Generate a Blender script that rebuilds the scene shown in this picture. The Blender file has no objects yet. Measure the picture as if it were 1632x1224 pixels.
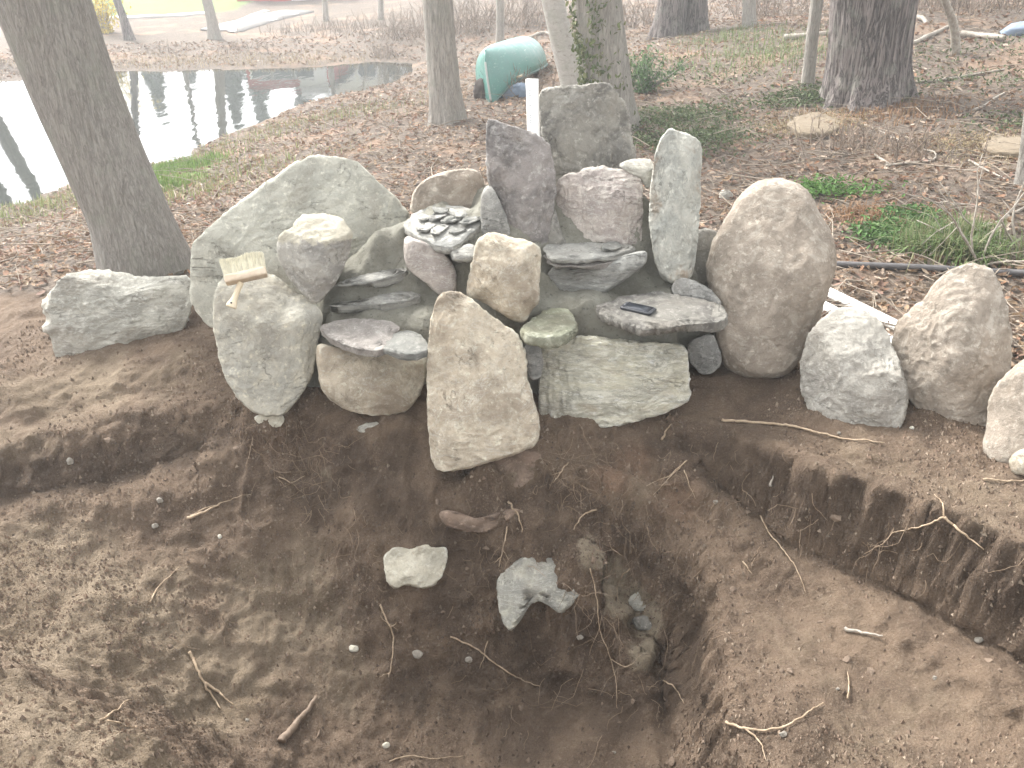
import bpy, bmesh, math, random
import numpy as np
from math import radians as R, sin, cos, pi, tan, atan2, sqrt

random.seed(7)
rng = np.random.default_rng(11)
scn = bpy.context.scene
COL = scn.collection

# ------------------------------------------------------------------ camera
PITCH, CAMZ, HFOV = 27.0, 1.65, 60.0
cd = bpy.data.cameras.new('camera')
cam = bpy.data.objects.new('camera', cd)
COL.objects.link(cam)
cam.location = (0, 0, CAMZ)
cam.rotation_euler = (R(90 - PITCH), 0, 0)
cd.sensor_width = 36
cd.angle = R(HFOV)
cd.clip_start = .05
cd.clip_end = 500
scn.camera = cam

# ------------------------------------------------------------------ light
SUN_AZ, SUN_EL = -42.0, 44.0            # degrees from +Y towards +X; elevation
wd = bpy.data.worlds.new('World')
scn.world = wd
wd.use_nodes = True
nt = wd.node_tree
bg = nt.nodes['Background']
sky = nt.nodes.new('ShaderNodeTexSky')
sky.sky_type = 'NISHITA'
sky.sun_disc = False
sky.sun_elevation = R(SUN_EL)
sky.sun_rotation = R(SUN_AZ)
sky.dust_density = 4.0
sky.air_density = 1.0
hs = nt.nodes.new('ShaderNodeHueSaturation')
hs.inputs['Saturation'].default_value = .07
nt.links.new(sky.outputs[0], hs.inputs['Color'])
nt.links.new(hs.outputs[0], bg.inputs['Color'])
bg.inputs['Strength'].default_value = .15
sl = bpy.data.lights.new('sun', 'SUN')
sun = bpy.data.objects.new('sun', sl)
COL.objects.link(sun)
sl.energy = 1.5
sl.angle = R(10)
sl.color = (1, .96, .91)
sun.rotation_euler = (R(90 - SUN_EL), 0, R(180 - SUN_AZ))
scn.view_settings.view_transform = 'Standard'
scn.view_settings.look = 'None'
scn.view_settings.exposure = 2.18
scn.view_settings.gamma = 1
scn.view_settings.use_curve_mapping = False

# ------------------------------------------------------------------ noise
_P = rng.permutation(256)
_P = np.concatenate([_P, _P, _P])
_Vv = rng.uniform(-1, 1, 256)


def vnoise(p):
    p = np.asarray(p, float)
    i = np.floor(p).astype(int)
    f = p - i
    f = f * f * f * (f * (f * 6 - 15) + 10)
    i &= 255
    out = 0
    for dx in (0, 1):
        wx = f[:, 0] if dx else 1 - f[:, 0]
        a = _P[(i[:, 0] + dx) & 255]
        for dy in (0, 1):
            wy = f[:, 1] if dy else 1 - f[:, 1]
            b = _P[a + ((i[:, 1] + dy) & 255)]
            for dz in (0, 1):
                wz = f[:, 2] if dz else 1 - f[:, 2]
                out = out + wx * wy * wz * _Vv[_P[b + ((i[:, 2] + dz) & 255)]]
    return out


def fbm(p, octv=4, lac=2.07, gain=.5, ridged=False):
    p = np.asarray(p, float)
    s, a, tot = 0, 1.0, 0
    for k in range(octv):
        n = vnoise(p + 17.3 * k)
        if ridged:
            n = 1 - 2 * np.abs(n)
        s = s + a * n
        tot += a
        a *= gain
        p = p * lac
    return s / tot


# ------------------------------------------------------------------ rays of the lens, to survey the place
F = 816 / tan(R(HFOV / 2))
CP, SP = cos(R(PITCH)), sin(R(PITCH))
CAM = np.array([0, 0, CAMZ])


def ray(u, v):
    xc, yc = (u - 816) / F, (612 - v) / F
    return np.array([xc, CP + yc * SP, -SP + yc * CP])


def py(u, v, y):
    d = ray(u, v)
    return CAM + d * (y / d[1])


def pz(u, v, z):
    d = ray(u, v)
    return CAM + d * ((z - CAMZ) / d[2])


# ------------------------------------------------------------------ object helpers
def mesh_np(name, V, Fc, smooth=True):
    V = np.asarray(V, np.float32)
    me = bpy.data.meshes.new(name)
    groups = Fc if isinstance(Fc, list) else [Fc]
    groups = [np.asarray(g, np.int32) for g in groups if len(g)]
    nl = sum(g.size for g in groups)
    npoly = sum(len(g) for g in groups)
    me.vertices.add(len(V))
    me.vertices.foreach_set('co', V.ravel())
    me.loops.add(nl)
    me.loops.foreach_set('vertex_index', np.concatenate([g.ravel() for g in groups]))
    me.polygons.add(npoly)
    tot = np.concatenate([np.full(len(g), g.shape[1], np.int32) for g in groups])
    st = np.concatenate([[0], np.cumsum(tot)[:-1]]).astype(np.int32)
    me.polygons.foreach_set('loop_start', st)
    me.polygons.foreach_set('loop_total', tot)
    me.polygons.foreach_set('use_smooth', np.full(npoly, smooth))
    me.update(calc_edges=True)
    me.validate()
    return me


def attr(me, name, arr, kind='FLOAT'):
    a = me.attributes.new(name, kind, 'POINT')
    if kind == 'FLOAT':
        a.data.foreach_set('value', np.asarray(arr, np.float32))
    else:
        c = np.ones((len(arr), 4), np.float32)
        c[:, :3] = arr
        a.data.foreach_set('color', c.ravel())


def link(name, me, mat=None, parent=None, loc=None):
    o = bpy.data.objects.new(name, me)
    COL.objects.link(o)
    if mat is not None:
        me.materials.append(mat)
    if loc is not None:
        o.location = loc
    if parent is not None:
        o.parent = parent
    return o


def tag(o, label=None, cat=None, group=None, kind=None):
    if label:
        o['label'] = label
    if cat:
        o['category'] = cat
    if group:
        o['group'] = group
    if kind:
        o['kind'] = kind
    return o


def empty(name, loc, label, cat, group=None, rz=0):
    o = bpy.data.objects.new(name, None)
    COL.objects.link(o)
    o.location = loc
    o.rotation_euler = (0, 0, rz)
    return tag(o, label, cat, group)


class MB:
    def __init__(s):
        s.V, s.T, s.Q, s.C, s.n = [], [], [], [], 0

    def add(s, V, T=None, Q=None, col=None):
        V = np.asarray(V, float).reshape(-1, 3)
        if T is not None and len(T):
            s.T.append(np.asarray(T, int).reshape(-1, 3) + s.n)
        if Q is not None and len(Q):
            s.Q.append(np.asarray(Q, int).reshape(-1, 4) + s.n)
        s.V.append(V)
        if col is not None:
            col = np.asarray(col, float)
            s.C.append(np.broadcast_to(col, (len(V), 3)))
        s.n += len(V)
        return s

    def box(s, c, sz, rot=None):
        h = np.array(sz) / 2
        V = np.array([[x, y, z] for x in (-1, 1) for y in (-1, 1) for z in (-1, 1)]) * h
        if rot is not None:
            V = V @ np.array(rot).T
        return s.add(V + np.array(c), Q=[(0, 1, 3, 2), (4, 6, 7, 5), (0, 4, 5, 1), (2, 3, 7, 6), (0, 2, 6, 4), (1, 5, 7, 3)])

    def tube(s, P, rad, sides=8, cap=True, col=None, rnd=0):
        V, Q, T = tube_np(P, rad, sides, cap, rnd)
        return s.add(V, T, Q, col)

    def mesh(s, name, smooth=True):
        me = mesh_np(name, np.concatenate(s.V), [np.concatenate(a) for a in (s.T, s.Q) if a], smooth)
        if s.C:
            attr(me, 'tint', np.concatenate(s.C), 'FLOAT_COLOR')
        return me

    def build(s, name, mat, parent=None, loc=None, smooth=True):
        if loc is not None:
            s.V = [v - np.array(loc) for v in s.V]
        return link(name, s.mesh(name, smooth), mat, parent, loc)


def tube_np(P, rad, sides=8, cap=True, rnd=0):
    P = np.asarray(P, float)
    n = len(P)
    rad = np.broadcast_to(np.asarray(rad, float), (n,))
    T = np.gradient(P, axis=0)
    T /= np.linalg.norm(T, axis=1)[:, None] + 1e-12
    up = np.array([0, 0, 1.0]) if abs(T[0, 2]) < .9 else np.array([1.0, 0, 0])
    a = np.cross(T[0], up)
    a /= np.linalg.norm(a)
    A = np.zeros((n, 3))
    for i in range(n):
        a = a - T[i] * (a @ T[i])
        a /= np.linalg.norm(a) + 1e-12
        A[i] = a
    B = np.cross(T, A)
    th = np.arange(sides) * 2 * pi / sides
    rr = rad[:, None] * (1 + (rng.uniform(-rnd, rnd, (n, sides)) if rnd else 0))
    V = P[:, None, :] + rr[:, :, None] * (A[:, None, :] * np.cos(th)[None, :, None] + B[:, None, :] * np.sin(th)[None, :, None])
    V = V.reshape(-1, 3)
    i = np.arange(n - 1)[:, None] * sides
    j = np.arange(sides)[None, :]
    k = (j + 1) % sides
    Q = np.stack([i + j, i + k, i + sides + k, i + sides + j], -1).reshape(-1, 4)
    Tr = []
    if cap:
        V = np.concatenate([V, P[:1], P[-1:]])
        m = n * sides
        jj = np.arange(sides)
        kk = (jj + 1) % sides
        Tr = np.concatenate([np.stack([np.full(sides, m), kk, jj], -1), np.stack([np.full(sides, m + 1), (n - 1) * sides + jj, (n - 1) * sides + kk], -1)])
    return V, Q, Tr


def spline(P, n):
    """Catmull-Rom through P, n samples."""
    P = np.asarray(P, float)
    if len(P) < 3:
        t = np.linspace(0, 1, n)[:, None]
        return P[0] * (1 - t) + P[-1] * t
    E = np.concatenate([[2 * P[0] - P[1]], P, [2 * P[-1] - P[-2]]])
    t = np.linspace(0, len(P) - 1 - 1e-6, n)
    i = t.astype(int)
    f = (t - i)[:, None]
    a, b, c, d = E[i], E[i + 1], E[i + 2], E[i + 3]
    return .5 * (2 * b + (c - a) * f + (2 * a - 5 * b + 4 * c - d) * f ** 2 + (3 * b - a - 3 * c + d) * f ** 3)


# ------------------------------------------------------------------ materials
class NT:
    def __init__(s, name, rough=.9):
        s.m = bpy.data.materials.new(name)
        s.m.use_nodes = True
        s.t = s.m.node_tree
        s.b = s.t.nodes['Principled BSDF']
        s.b.inputs['Roughness'].default_value = rough
        s.b.inputs['Specular IOR Level'].default_value = .25
        s.co = s.t.nodes.new('ShaderNodeTexCoord').outputs['Object']

    def n(s, typ, **kw):
        x = s.t.nodes.new(typ)
        for k, v in kw.items():
            setattr(x, k, v)
        return x

    def set(s, inp, v):
        if hasattr(v, 'is_linked') or isinstance(v, bpy.types.NodeSocket):
            s.t.links.new(v, inp)
        elif isinstance(v, (tuple, list)) and len(v) == 3 and inp.type == 'RGBA':
            inp.default_value = (*v, 1)
        else:
            inp.default_value = v

    def map(s, scale=(1, 1, 1), off=(0, 0, 0), co=None):
        x = s.n('ShaderNodeMapping')
        s.t.links.new(co or s.co, x.inputs['Vector'])
        x.inputs['Scale'].default_value = scale
        x.inputs['Location'].default_value = off
        return x.outputs[0]

    def noise(s, scale, detail=6, rough=.6, co=None, dist=0):
        x = s.n('ShaderNodeTexNoise')
        s.t.links.new(co or s.co, x.inputs['Vector'])
        x.inputs['Scale'].default_value = scale
        x.inputs['Detail'].default_value = detail
        x.inputs['Roughness'].default_value = rough
        x.inputs['Distortion'].default_value = dist
        return x.outputs['Fac']

    def voro(s, scale, feat='F1', co=None, out='Distance', rand=1):
        x = s.n('ShaderNodeTexVoronoi', feature=feat)
        s.t.links.new(co or s.co, x.inputs['Vector'])
        x.inputs['Scale'].default_value = scale
        x.inputs['Randomness'].default_value = rand
        return x.outputs[out]

    def ramp(s, fac, lo, hi, a=0.0, b=1.0):
        x = s.n('ShaderNodeMapRange')
        x.interpolation_type = 'SMOOTHSTEP'
        s.set(x.inputs[0], fac)
        for k, v in zip((1, 2, 3, 4), (lo, hi, a, b)):
            x.inputs[k].default_value = v
        return x.outputs[0]

    def mix(s, fac, a, b, mode='MIX'):
        x = s.n('ShaderNodeMix', data_type='RGBA', blend_type=mode)
        s.set(x.inputs[0], fac)
        s.set(x.inputs[6], a)
        s.set(x.inputs[7], b)
        return x.outputs[2]

    def math(s, op, a, b=0.0):
        x = s.n('ShaderNodeMath', operation=op)
        s.set(x.inputs[0], a)
        s.set(x.inputs[1], b)
        return x.outputs[0]

    def attr(s, name, out='Fac'):
        x = s.n('ShaderNodeAttribute', attribute_name=name)
        return x.outputs[out]

    def bump(s, h, strength=.5, dist=.01, prev=None):
        x = s.n('ShaderNodeBump')
        s.set(x.inputs['Height'], h)
        x.inputs['Strength'].default_value = strength
        x.inputs['Distance'].default_value = dist
        if prev is not None:
            s.t.links.new(prev, x.inputs['Normal'])
        return x.outputs[0]

    def done(s, col, normal=None, rough=None):
        s.set(s.b.inputs['Base Color'], col)
        if normal is not None:
            s.t.links.new(normal, s.b.inputs['Normal'])
        if rough is not None:
            s.set(s.b.inputs['Roughness'], rough)
        return s.m


_seed = [0]


def rock_mat(name, A, B, C, speck=.5, vein=0.0, veincol=(.6, .58, .52), stretch=(1, 1, 1), patch=.5, dirt=.35, top=None, rust=0.0, crack=.5):
    k = NT(name, .88)
    _seed[0] += 1
    co = k.map(stretch, (_seed[0] * 3.17, _seed[0] * 1.3, _seed[0] * 2.2))
    B = tuple(x * .95 for x in B)
    C = tuple(min(.85, x * 1.08) for x in C)
    c = k.mix(k.ramp(k.noise(4.5, 10, .66, co, .8), .40, .60), A, B)
    c = k.mix(k.math('MULTIPLY', k.ramp(k.noise(9, 10, .68, co, 1.2), .50, .66), patch), c, C)
    if rust:
        c = k.mix(k.math('MULTIPLY', k.ramp(k.noise(6.5, 6, .6, co, .8), .55, .7), rust), c, (.30, .19, .11))
    # lichen and mineral mottling at two sizes
    c = k.mix(k.math('MULTIPLY', k.ramp(k.noise(38, 6, .7, co), .53, .68), .38), c, tuple(min(1, x * 1.5) for x in C))
    c = k.mix(k.math('MULTIPLY', k.ramp(k.noise(26, 6, .7, co, .5), .56, .72), .45), c, tuple(x * .5 for x in B))
    if vein:
        w = k.noise(5.5, 8, .65, k.map((1, 1, 2.6), (3, 1, 7), co), 2.2)
        w = k.math('ABSOLUTE', k.math('SUBTRACT', w, .5))
        c = k.mix(k.math('MULTIPLY', k.ramp(w, .0, .022, 1, 0), vein), c, veincol)
    geo = k.n('ShaderNodeNewGeometry')
    wear = k.math('MULTIPLY', k.ramp(geo.outputs['Pointiness'], .515, .56), k.ramp(k.noise(30, 6, .7), .38, .58))
    c = k.mix(k.math('MULTIPLY', wear, .55), c, tuple(min(.8, x * 1.25) for x in C))
    ck = k.math('ABSOLUTE', k.math('SUBTRACT', k.noise(2.6, 7, .62, k.map((1, 1, 1.7), (5, 2, 1), co), 1.0), .5))
    ckm = k.math('MULTIPLY', k.ramp(ck, .0, .0065, 1, 0), k.ramp(k.noise(4, 4, .6, co), .47, .58))
    c = k.mix(k.math('MULTIPLY', ckm, crack), c, tuple(x * .28 for x in B))
    if dirt:
        c = k.mix(k.math('MULTIPLY', k.ramp(k.noise(3.1, 7, .65, co, .4), .48, .68), dirt), c, (.17, .125, .085))
    if top is not None:
        sx = k.n('ShaderNodeSeparateXYZ')
        k.t.links.new(k.co, sx.inputs[0])
        hgt = k.math('ADD', sx.outputs[2], k.math('MULTIPLY', k.math('SUBTRACT', k.noise(14, 6, .7), .5), .10))
        c = k.mix(k.ramp(hgt, top[0], top[0] + .012), c, k.mix(k.noise(20, 6, .7), top[1], tuple(x * .75 for x in top[1])))
    wht = k.ramp(k.voro(70, co=k.map((1, 1, 1), (1, 2, 3), co)), .0, .17, 1, 0)
    sel = k.ramp(k.noise(7, 4, .6, co), .48, .6)
    c = k.mix(k.math('MULTIPLY', k.math('MULTIPLY', wht, sel), speck), c, (.62, .6, .55))
    drk = k.ramp(k.noise(150, 3, .6, co), .3, .45, 1, 0)
    c = k.mix(k.math('MULTIPLY', drk, .28), c, tuple(x * .35 for x in A))
    hh = k.math('SUBTRACT', k.noise(14, 12, .74, co, .5), k.math('MULTIPLY', ckm, .35 * crack))
    nrm = k.bump(hh, .9, .024)
    nrm = k.bump(k.noise(120, 6, .7, co), .55, .0045, nrm)
    return k.done(c, nrm)


M = {}
M['tan'] = rock_mat('tan_granite', (0.550, 0.473, 0.363), (0.396, 0.336, 0.259), (0.682, 0.627, 0.506), .7, .45, dirt=.5)
M['egg'] = rock_mat('speckled_granite', (.42, .36, .295), (.31, .265, .215), (.52, .475, .405), .9, .0, dirt=.4, crack=.2)
M['grey'] = rock_mat('grey_granite', (.42, .395, .345), (.31, .29, .255), (.52, .50, .445), .8, .35, dirt=.25)
M['pale'] = rock_mat('pale_boulder_stone', (.49, .47, .405), (.34, .325, .28), (.62, .60, .54), .4, .5, stretch=(1, 1, 2.2), dirt=.35)
M['arch'] = rock_mat('green_grey_stone', (0.506, 0.495, 0.424), (0.402, 0.396, 0.341), (0.605, 0.589, 0.501), .5, .15, dirt=.28)
M['brush'] = rock_mat('mottled_boulder_stone', (0.506, 0.479, 0.402), (0.385, 0.369, 0.319), (0.627, 0.578, 0.451), .5, .3, dirt=.3)
M['cream_top'] = rock_mat('broken_top_stone', (.42, .40, .355), (.29, .275, .25), (.53, .51, .455), .9, 0, dirt=.2, top=(.055, (.55, .51, .41)))
M['dark'] = rock_mat('dark_purple_stone', (0.297, 0.270, 0.253), (0.187, 0.174, 0.167), (0.418, 0.402, 0.374), .8, .2, dirt=.4, veincol=(.45, .44, .42))
M['dark2'] = rock_mat('dark_olive_stone', (.29, .275, .24), (.18, .172, .155), (.40, .385, .34), .5, .15, dirt=.3, veincol=(.42, .41, .38))
M['purple'] = rock_mat('purple_grey_stone', (0.462, 0.407, 0.363), (0.341, 0.299, 0.275), (0.561, 0.522, 0.468), .6, .6, dirt=.3)
M['slate'] = rock_mat('grey_green_slate', (0.380, 0.374, 0.341), (0.259, 0.259, 0.242), (0.495, 0.490, 0.451), .5, .25, stretch=(1, 1, 4), dirt=.15)
M['chip'] = rock_mat('blue_grey_slate', (.235, .235, .213), (.162, .162, .15), (.32, .315, .285), .3, 0, stretch=(1, 1, 3), dirt=0)
M['ledge'] = rock_mat('mauve_slate', (.31, .285, .26), (.225, .205, .188), (.41, .385, .35), .4, .2, dirt=.15)
M['yellow'] = rock_mat('veined_yellow_stone', (0.627, 0.594, 0.462), (0.429, 0.413, 0.341), (0.770, 0.743, 0.627), .5, .9, (.78, .76, .66), stretch=(.8, .8, 2.4), patch=.7, dirt=.4, rust=.3)
M['lichen'] = rock_mat('lichen_stone', (.35, .36, .255), (.25, .255, .19), (.46, .46, .37), .6, 0, dirt=.3)
M['coarse'] = rock_mat('coarse_grey_stone', (.215, .205, .18), (.135, .128, .115), (.32, .305, .275), .9, 0, dirt=.2)
M['right_tall'] = rock_mat('green_grey_slate_stone', (0.484, 0.479, 0.424), (0.352, 0.358, 0.325), (0.605, 0.600, 0.533), .6, .3, stretch=(1, 1, .6), dirt=.15, rust=.6)
M['white'] = rock_mat('pale_quartz_stone', (.60, .56, .45), (.43, .40, .32), (.68, .65, .55), .3, .3, dirt=.75, rust=.5)
M['sunk'] = rock_mat('grey_split_stone', (.37, .36, .315), (.27, .265, .235), (.50, .48, .39), .3, .5, dirt=.5)
M['redrock'] = rock_mat('red_brown_stone', (.25, .18, .135), (.16, .115, .085), (.34, .26, .20), .4, 0, dirt=.5)
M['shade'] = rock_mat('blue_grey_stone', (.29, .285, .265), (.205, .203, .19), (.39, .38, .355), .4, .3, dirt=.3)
M['pebble'] = rock_mat('pebble_stone', (.30, .27, .225), (.22, .195, .16), (.38, .355, .31), .3, 0, dirt=.5)


def mat_soil():
    k = NT('soil_and_litter', .95)
    tanm, clay, soil, grs, red = (k.attr(a) for a in ('tan', 'clay', 'soil', 'grass', 'red'))
    nb = k.noise(3.2, 9, .65, dist=.4)
    nf = k.noise(40, 8, .72)
    dark = k.mix(k.ramp(nb, .35, .65), (.112, .078, .054), (.188, .134, .092))
    lite = k.mix(k.ramp(nb, .38, .62), (.175, .132, .088), (.245, .192, .134))
    w = k.ramp(k.math('ADD', tanm, k.math('MULTIPLY', k.math('SUBTRACT', k.noise(6, 8, .7), .5), 1.1)), .25, .75)
    c = k.mix(w, dark, lite)
    c = k.mix(k.math('MULTIPLY', k.ramp(k.math('ADD', red, k.math('SUBTRACT', nf, .5)), .2, .8), .55), c, (.24, .135, .085))
    cw = k.ramp(k.math('ADD', clay, k.math('MULTIPLY', k.math('SUBTRACT', k.noise(16, 8, .75), .5), 1.2)), .28, .55)
    c = k.mix(cw, c, k.mix(k.ramp(nf, .35, .65), (.33, .275, .195), (.24, .195, .14)))
    c = k.mix(k.math('MULTIPLY', k.ramp(nf, .5, .72), .6), c, k.mix(.5, c, (.36, .29, .22)))
    c = k.mix(k.math('MULTIPLY', k.ramp(nf, .28, .47, 1, 0), .32), c, k.mix(.6, c, (.045, .032, .024)))
    ng = k.noise(170, 5, .8)
    c = k.mix(k.math('MULTIPLY', k.ramp(ng, .52, .66), .55), c, k.mix(.55, c, (.40, .32, .25)))
    c = k.mix(k.math('MULTIPLY', k.ramp(ng, .34, .47, 1, 0), .4), c, k.mix(.6, c, (.03, .022, .016)))
    sp = k.math('MULTIPLY', k.ramp(k.voro(85), .0, .16, 1, 0), k.ramp(k.noise(9, 4), .5, .62))
    c = k.mix(k.math('MULTIPLY', sp, .3), c, (.36, .31, .25))
    mo = k.ramp(k.math('ADD', k.attr('moist_and_shade'), k.math('MULTIPLY', k.math('SUBTRACT', k.noise(8, 8, .75), .5), .55)), .30, .70)
    c = k.mix(k.math('MULTIPLY', mo, .52), c, k.mix(nf, (.045, .032, .023), (.085, .06, .043)))  # moist earth and painted shade both darken the soil colour here
    lit = k.mix(k.ramp(k.noise(28, 8, .75), .36, .64), (.085, .066, .052), (.19, .152, .118))
    lit = k.mix(k.ramp(k.noise(1.2, 6, .6), .5, .68), lit, k.mix(k.noise(30, 5, .7), (.21, .14, .095), (.29, .205, .145)))
    lit = k.mix(k.ramp(k.voro(24, out='Distance'), .0, .22, .5, 0), lit, (.34, .28, .22))
    c = k.mix(k.ramp(k.math('ADD', soil, k.math('MULTIPLY', k.math('SUBTRACT', k.noise(7, 6, .7), .5), .7)), .35, .65), lit, c)
    g = k.mix(k.noise(22, 8, .75), (.105, .175, .04), (.20, .26, .08))
    c = k.mix(k.ramp(k.math('ADD', grs, k.math('MULTIPLY', k.math('SUBTRACT', k.noise(5, 8, .75), .5), .8)), .4, .7), c, g)
    nrm = k.bump(k.noise(22, 12, .75), .9, .03)
    nrm = k.bump(k.noise(110, 6, .75), .8, .008, nrm)
    nrm = k.bump(k.voro(130), .5, .004, nrm)
    return k.done(c, nrm)


def mat_clod():
    k = NT('earth_clod', .95)
    c = k.mix(k.ramp(k.noise(3, 4), .4, .6), (.14, .104, .077), (.225, .168, .124))
    c = k.mix(k.math('MULTIPLY', k.ramp(k.noise(130, 6, .75), .48, .66), .6), c, (.26, .2, .15))
    return k.done(c, k.bump(k.noise(90, 8, .75), 1.0, .006))


def mat_mortar():
    k = NT('grey_mortar', .95)
    c = k.mix(k.ramp(k.noise(7, 8, .65), .38, .62), (.25, .24, .195), (.345, .335, .28))
    c = k.mix(k.math('MULTIPLY', k.ramp(k.noise(100, 4, .7), .52, .64), .4), c, (.36, .35, .31))
    c = k.mix(k.math('MULTIPLY', k.ramp(k.noise(60, 4, .7), .3, .43, 1, 0), .7), c, (.10, .095, .08))
    n_ = k.bump(k.noise(30, 10, .78), 1.0, .03)
    n_ = k.bump(k.noise(160, 5, .7), .8, .005, n_)
    return k.done(c, n_)


def mat_bark(name, A, B, fur=26, sc=(1, 1, .13), strength=1.0, spots=None, crack=.35):
    k = NT(name, .92)
    co = k.map(sc)
    n1 = k.noise(fur, 10, .72, co, .8)
    n2 = k.noise(fur * 2.6, 8, .75, co, .4)
    g = k.math('ABSOLUTE', k.math('SUBTRACT', k.noise(fur * .8, 5, .6, co, 1.2), .5))
    fu = k.ramp(g, 0, .06, 1, 0)
    h = k.math('SUBTRACT', k.math('ADD', k.math('MULTIPLY', n2, .5), n1), k.math('MULTIPLY', fu, .5 * crack))
    c = k.mix(k.ramp(k.math('ADD', k.math('MULTIPLY', n2, .5), k.math('MULTIPLY', n1, .5)), .36, .62), A, B)
    c = k.mix(k.math('MULTIPLY', fu, crack), c, tuple(x * .35 for x in A))
    c = k.mix(k.math('MULTIPLY', k.ramp(k.noise(5, 6, .7), .5, .66), .4), c, (.32, .33, .27))
    if spots:
        c = k.mix(k.ramp(k.noise(14, 6, .7, k.map((1, 1, 3.2))), .56, .64), c, spots)
    nrm = k.bump(h, strength, .03)
    nrm = k.bump(k.noise(140, 5, .7), .5, .004, nrm)
    return k.done(c, nrm)


def mat_tint(name, rough=.8, trans=0.0, nscale=60, spec=.2):
    k = NT(name, rough)
    k.b.inputs['Specular IOR Level'].default_value = spec
    a = k.attr('tint', 'Color')
    c = k.mix(k.math('MULTIPLY', k.noise(nscale, 4, .7), .5), a, (.05, .035, .025))
    m = k.done(c)
    if trans:
        tr = k.n('ShaderNodeBsdfTranslucent')
        mx = k.n('ShaderNodeMixShader')
        mx.inputs[0].default_value = trans
        k.t.links.new(c, tr.inputs[0])
        out = k.t.nodes['Material Output']
        k.t.links.new(k.b.outputs[0], mx.inputs[1])
        k.t.links.new(tr.outputs[0], mx.inputs[2])
        k.t.links.new(mx.outputs[0], out.inputs[0])
    return m


def mat_plain(name, col, rough=.6, var=.12, sc=30, bump=.2, spec=.4):
    k = NT(name, rough)
    k.b.inputs['Specular IOR Level'].default_value = spec
    n1 = k.noise(sc, 6, .65)
    c = k.mix(n1, tuple(x * (1 - var) for x in col), tuple(min(1, x * (1 + var)) for x in col))
    return k.done(c, k.bump(n1, bump, .003))


def mat_wood(name, A, B, sc=(30, 30, 4)):
    k = NT(name, .6)
    n1 = k.noise(1, 7, .65, k.map(sc), .8)
    return k.done(k.mix(k.ramp(n1, .35, .65), A, B), k.bump(n1, .25, .002))


M['soil'] = mat_soil()
M['mortar'] = mat_mortar()
M['clod'] = mat_clod()
M['bark'] = mat_bark('grey_bark', (.34, .305, .265), (.50, .465, .415), 40)
M['bark_oak'] = mat_bark('dark_oak_bark', (.15, .128, .12), (.30, .26, .24), 24, (1, 1, .09), 1.0, None, .8)
M['bark_pale'] = mat_bark('pale_smooth_bark', (.38, .355, .32), (.50, .475, .44), 16, (1, 1, 1.6), .25, (.32, .295, .26), 0)
M['bark_left'] = mat_bark('smooth_grey_bark', (.25, .23, .205), (.40, .375, .34), 46, (1, 1, .16), .8, None, .3)
M['twig'] = mat_tint('dry_twig', .85)
M['leaf'] = mat_tint('dry_leaf', .75, .15)
M['green'] = mat_tint('green_leaf', .6, .25)
M['oldroot'] = mat_wood('old_brown_root', (.13, .092, .064), (.20, .15, .11), (40, 40, 40))
M['root'] = mat_wood('root_bark', (.26, .19, .125), (.40, .31, .215), (40, 40, 40))
M['log'] = mat_wood('weathered_dead_wood', (.22, .19, .155), (.36, .325, .275), (24, 24, 24))
M['pvc'] = mat_plain('white_plastic_pipe', (.80, .80, .77), .35, .04, 12, .03)
M['black'] = mat_plain('black_plastic', (.035, .037, .042), .35, .2, 20, .05)
M['hose'] = mat_plain('dark_weathered_pipe', (.10, .095, .095), .6, .3, 18, .2)
M['screen'] = mat_plain('phone_glass', (.03, .034, .042), .22, .1, 8, 0)
M['print'] = mat_plain('grey_ink', (.52, .53, .54), .6, .1, 30, 0)
M['chalk'] = mat_plain('white_scratch', (.55, .54, .52), .9, .2, 90, .2)
M['wood_l'] = mat_wood('pale_brush_wood', (.62, .52, .36), (.72, .63, .47))
M['wood_b'] = mat_wood('brush_block_wood', (.52, .42, .31), (.62, .52, .40))
M['bristle'] = mat_tint('cream_bristle', .7)
M['tarp'] = mat_plain('blue_grey_tarp', (.16, .21, .28), .5, .25, 14, .5)
M['debris'] = mat_plain('dark_wet_wood', (.06, .048, .042), .9, .4, 14, .8)

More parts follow.
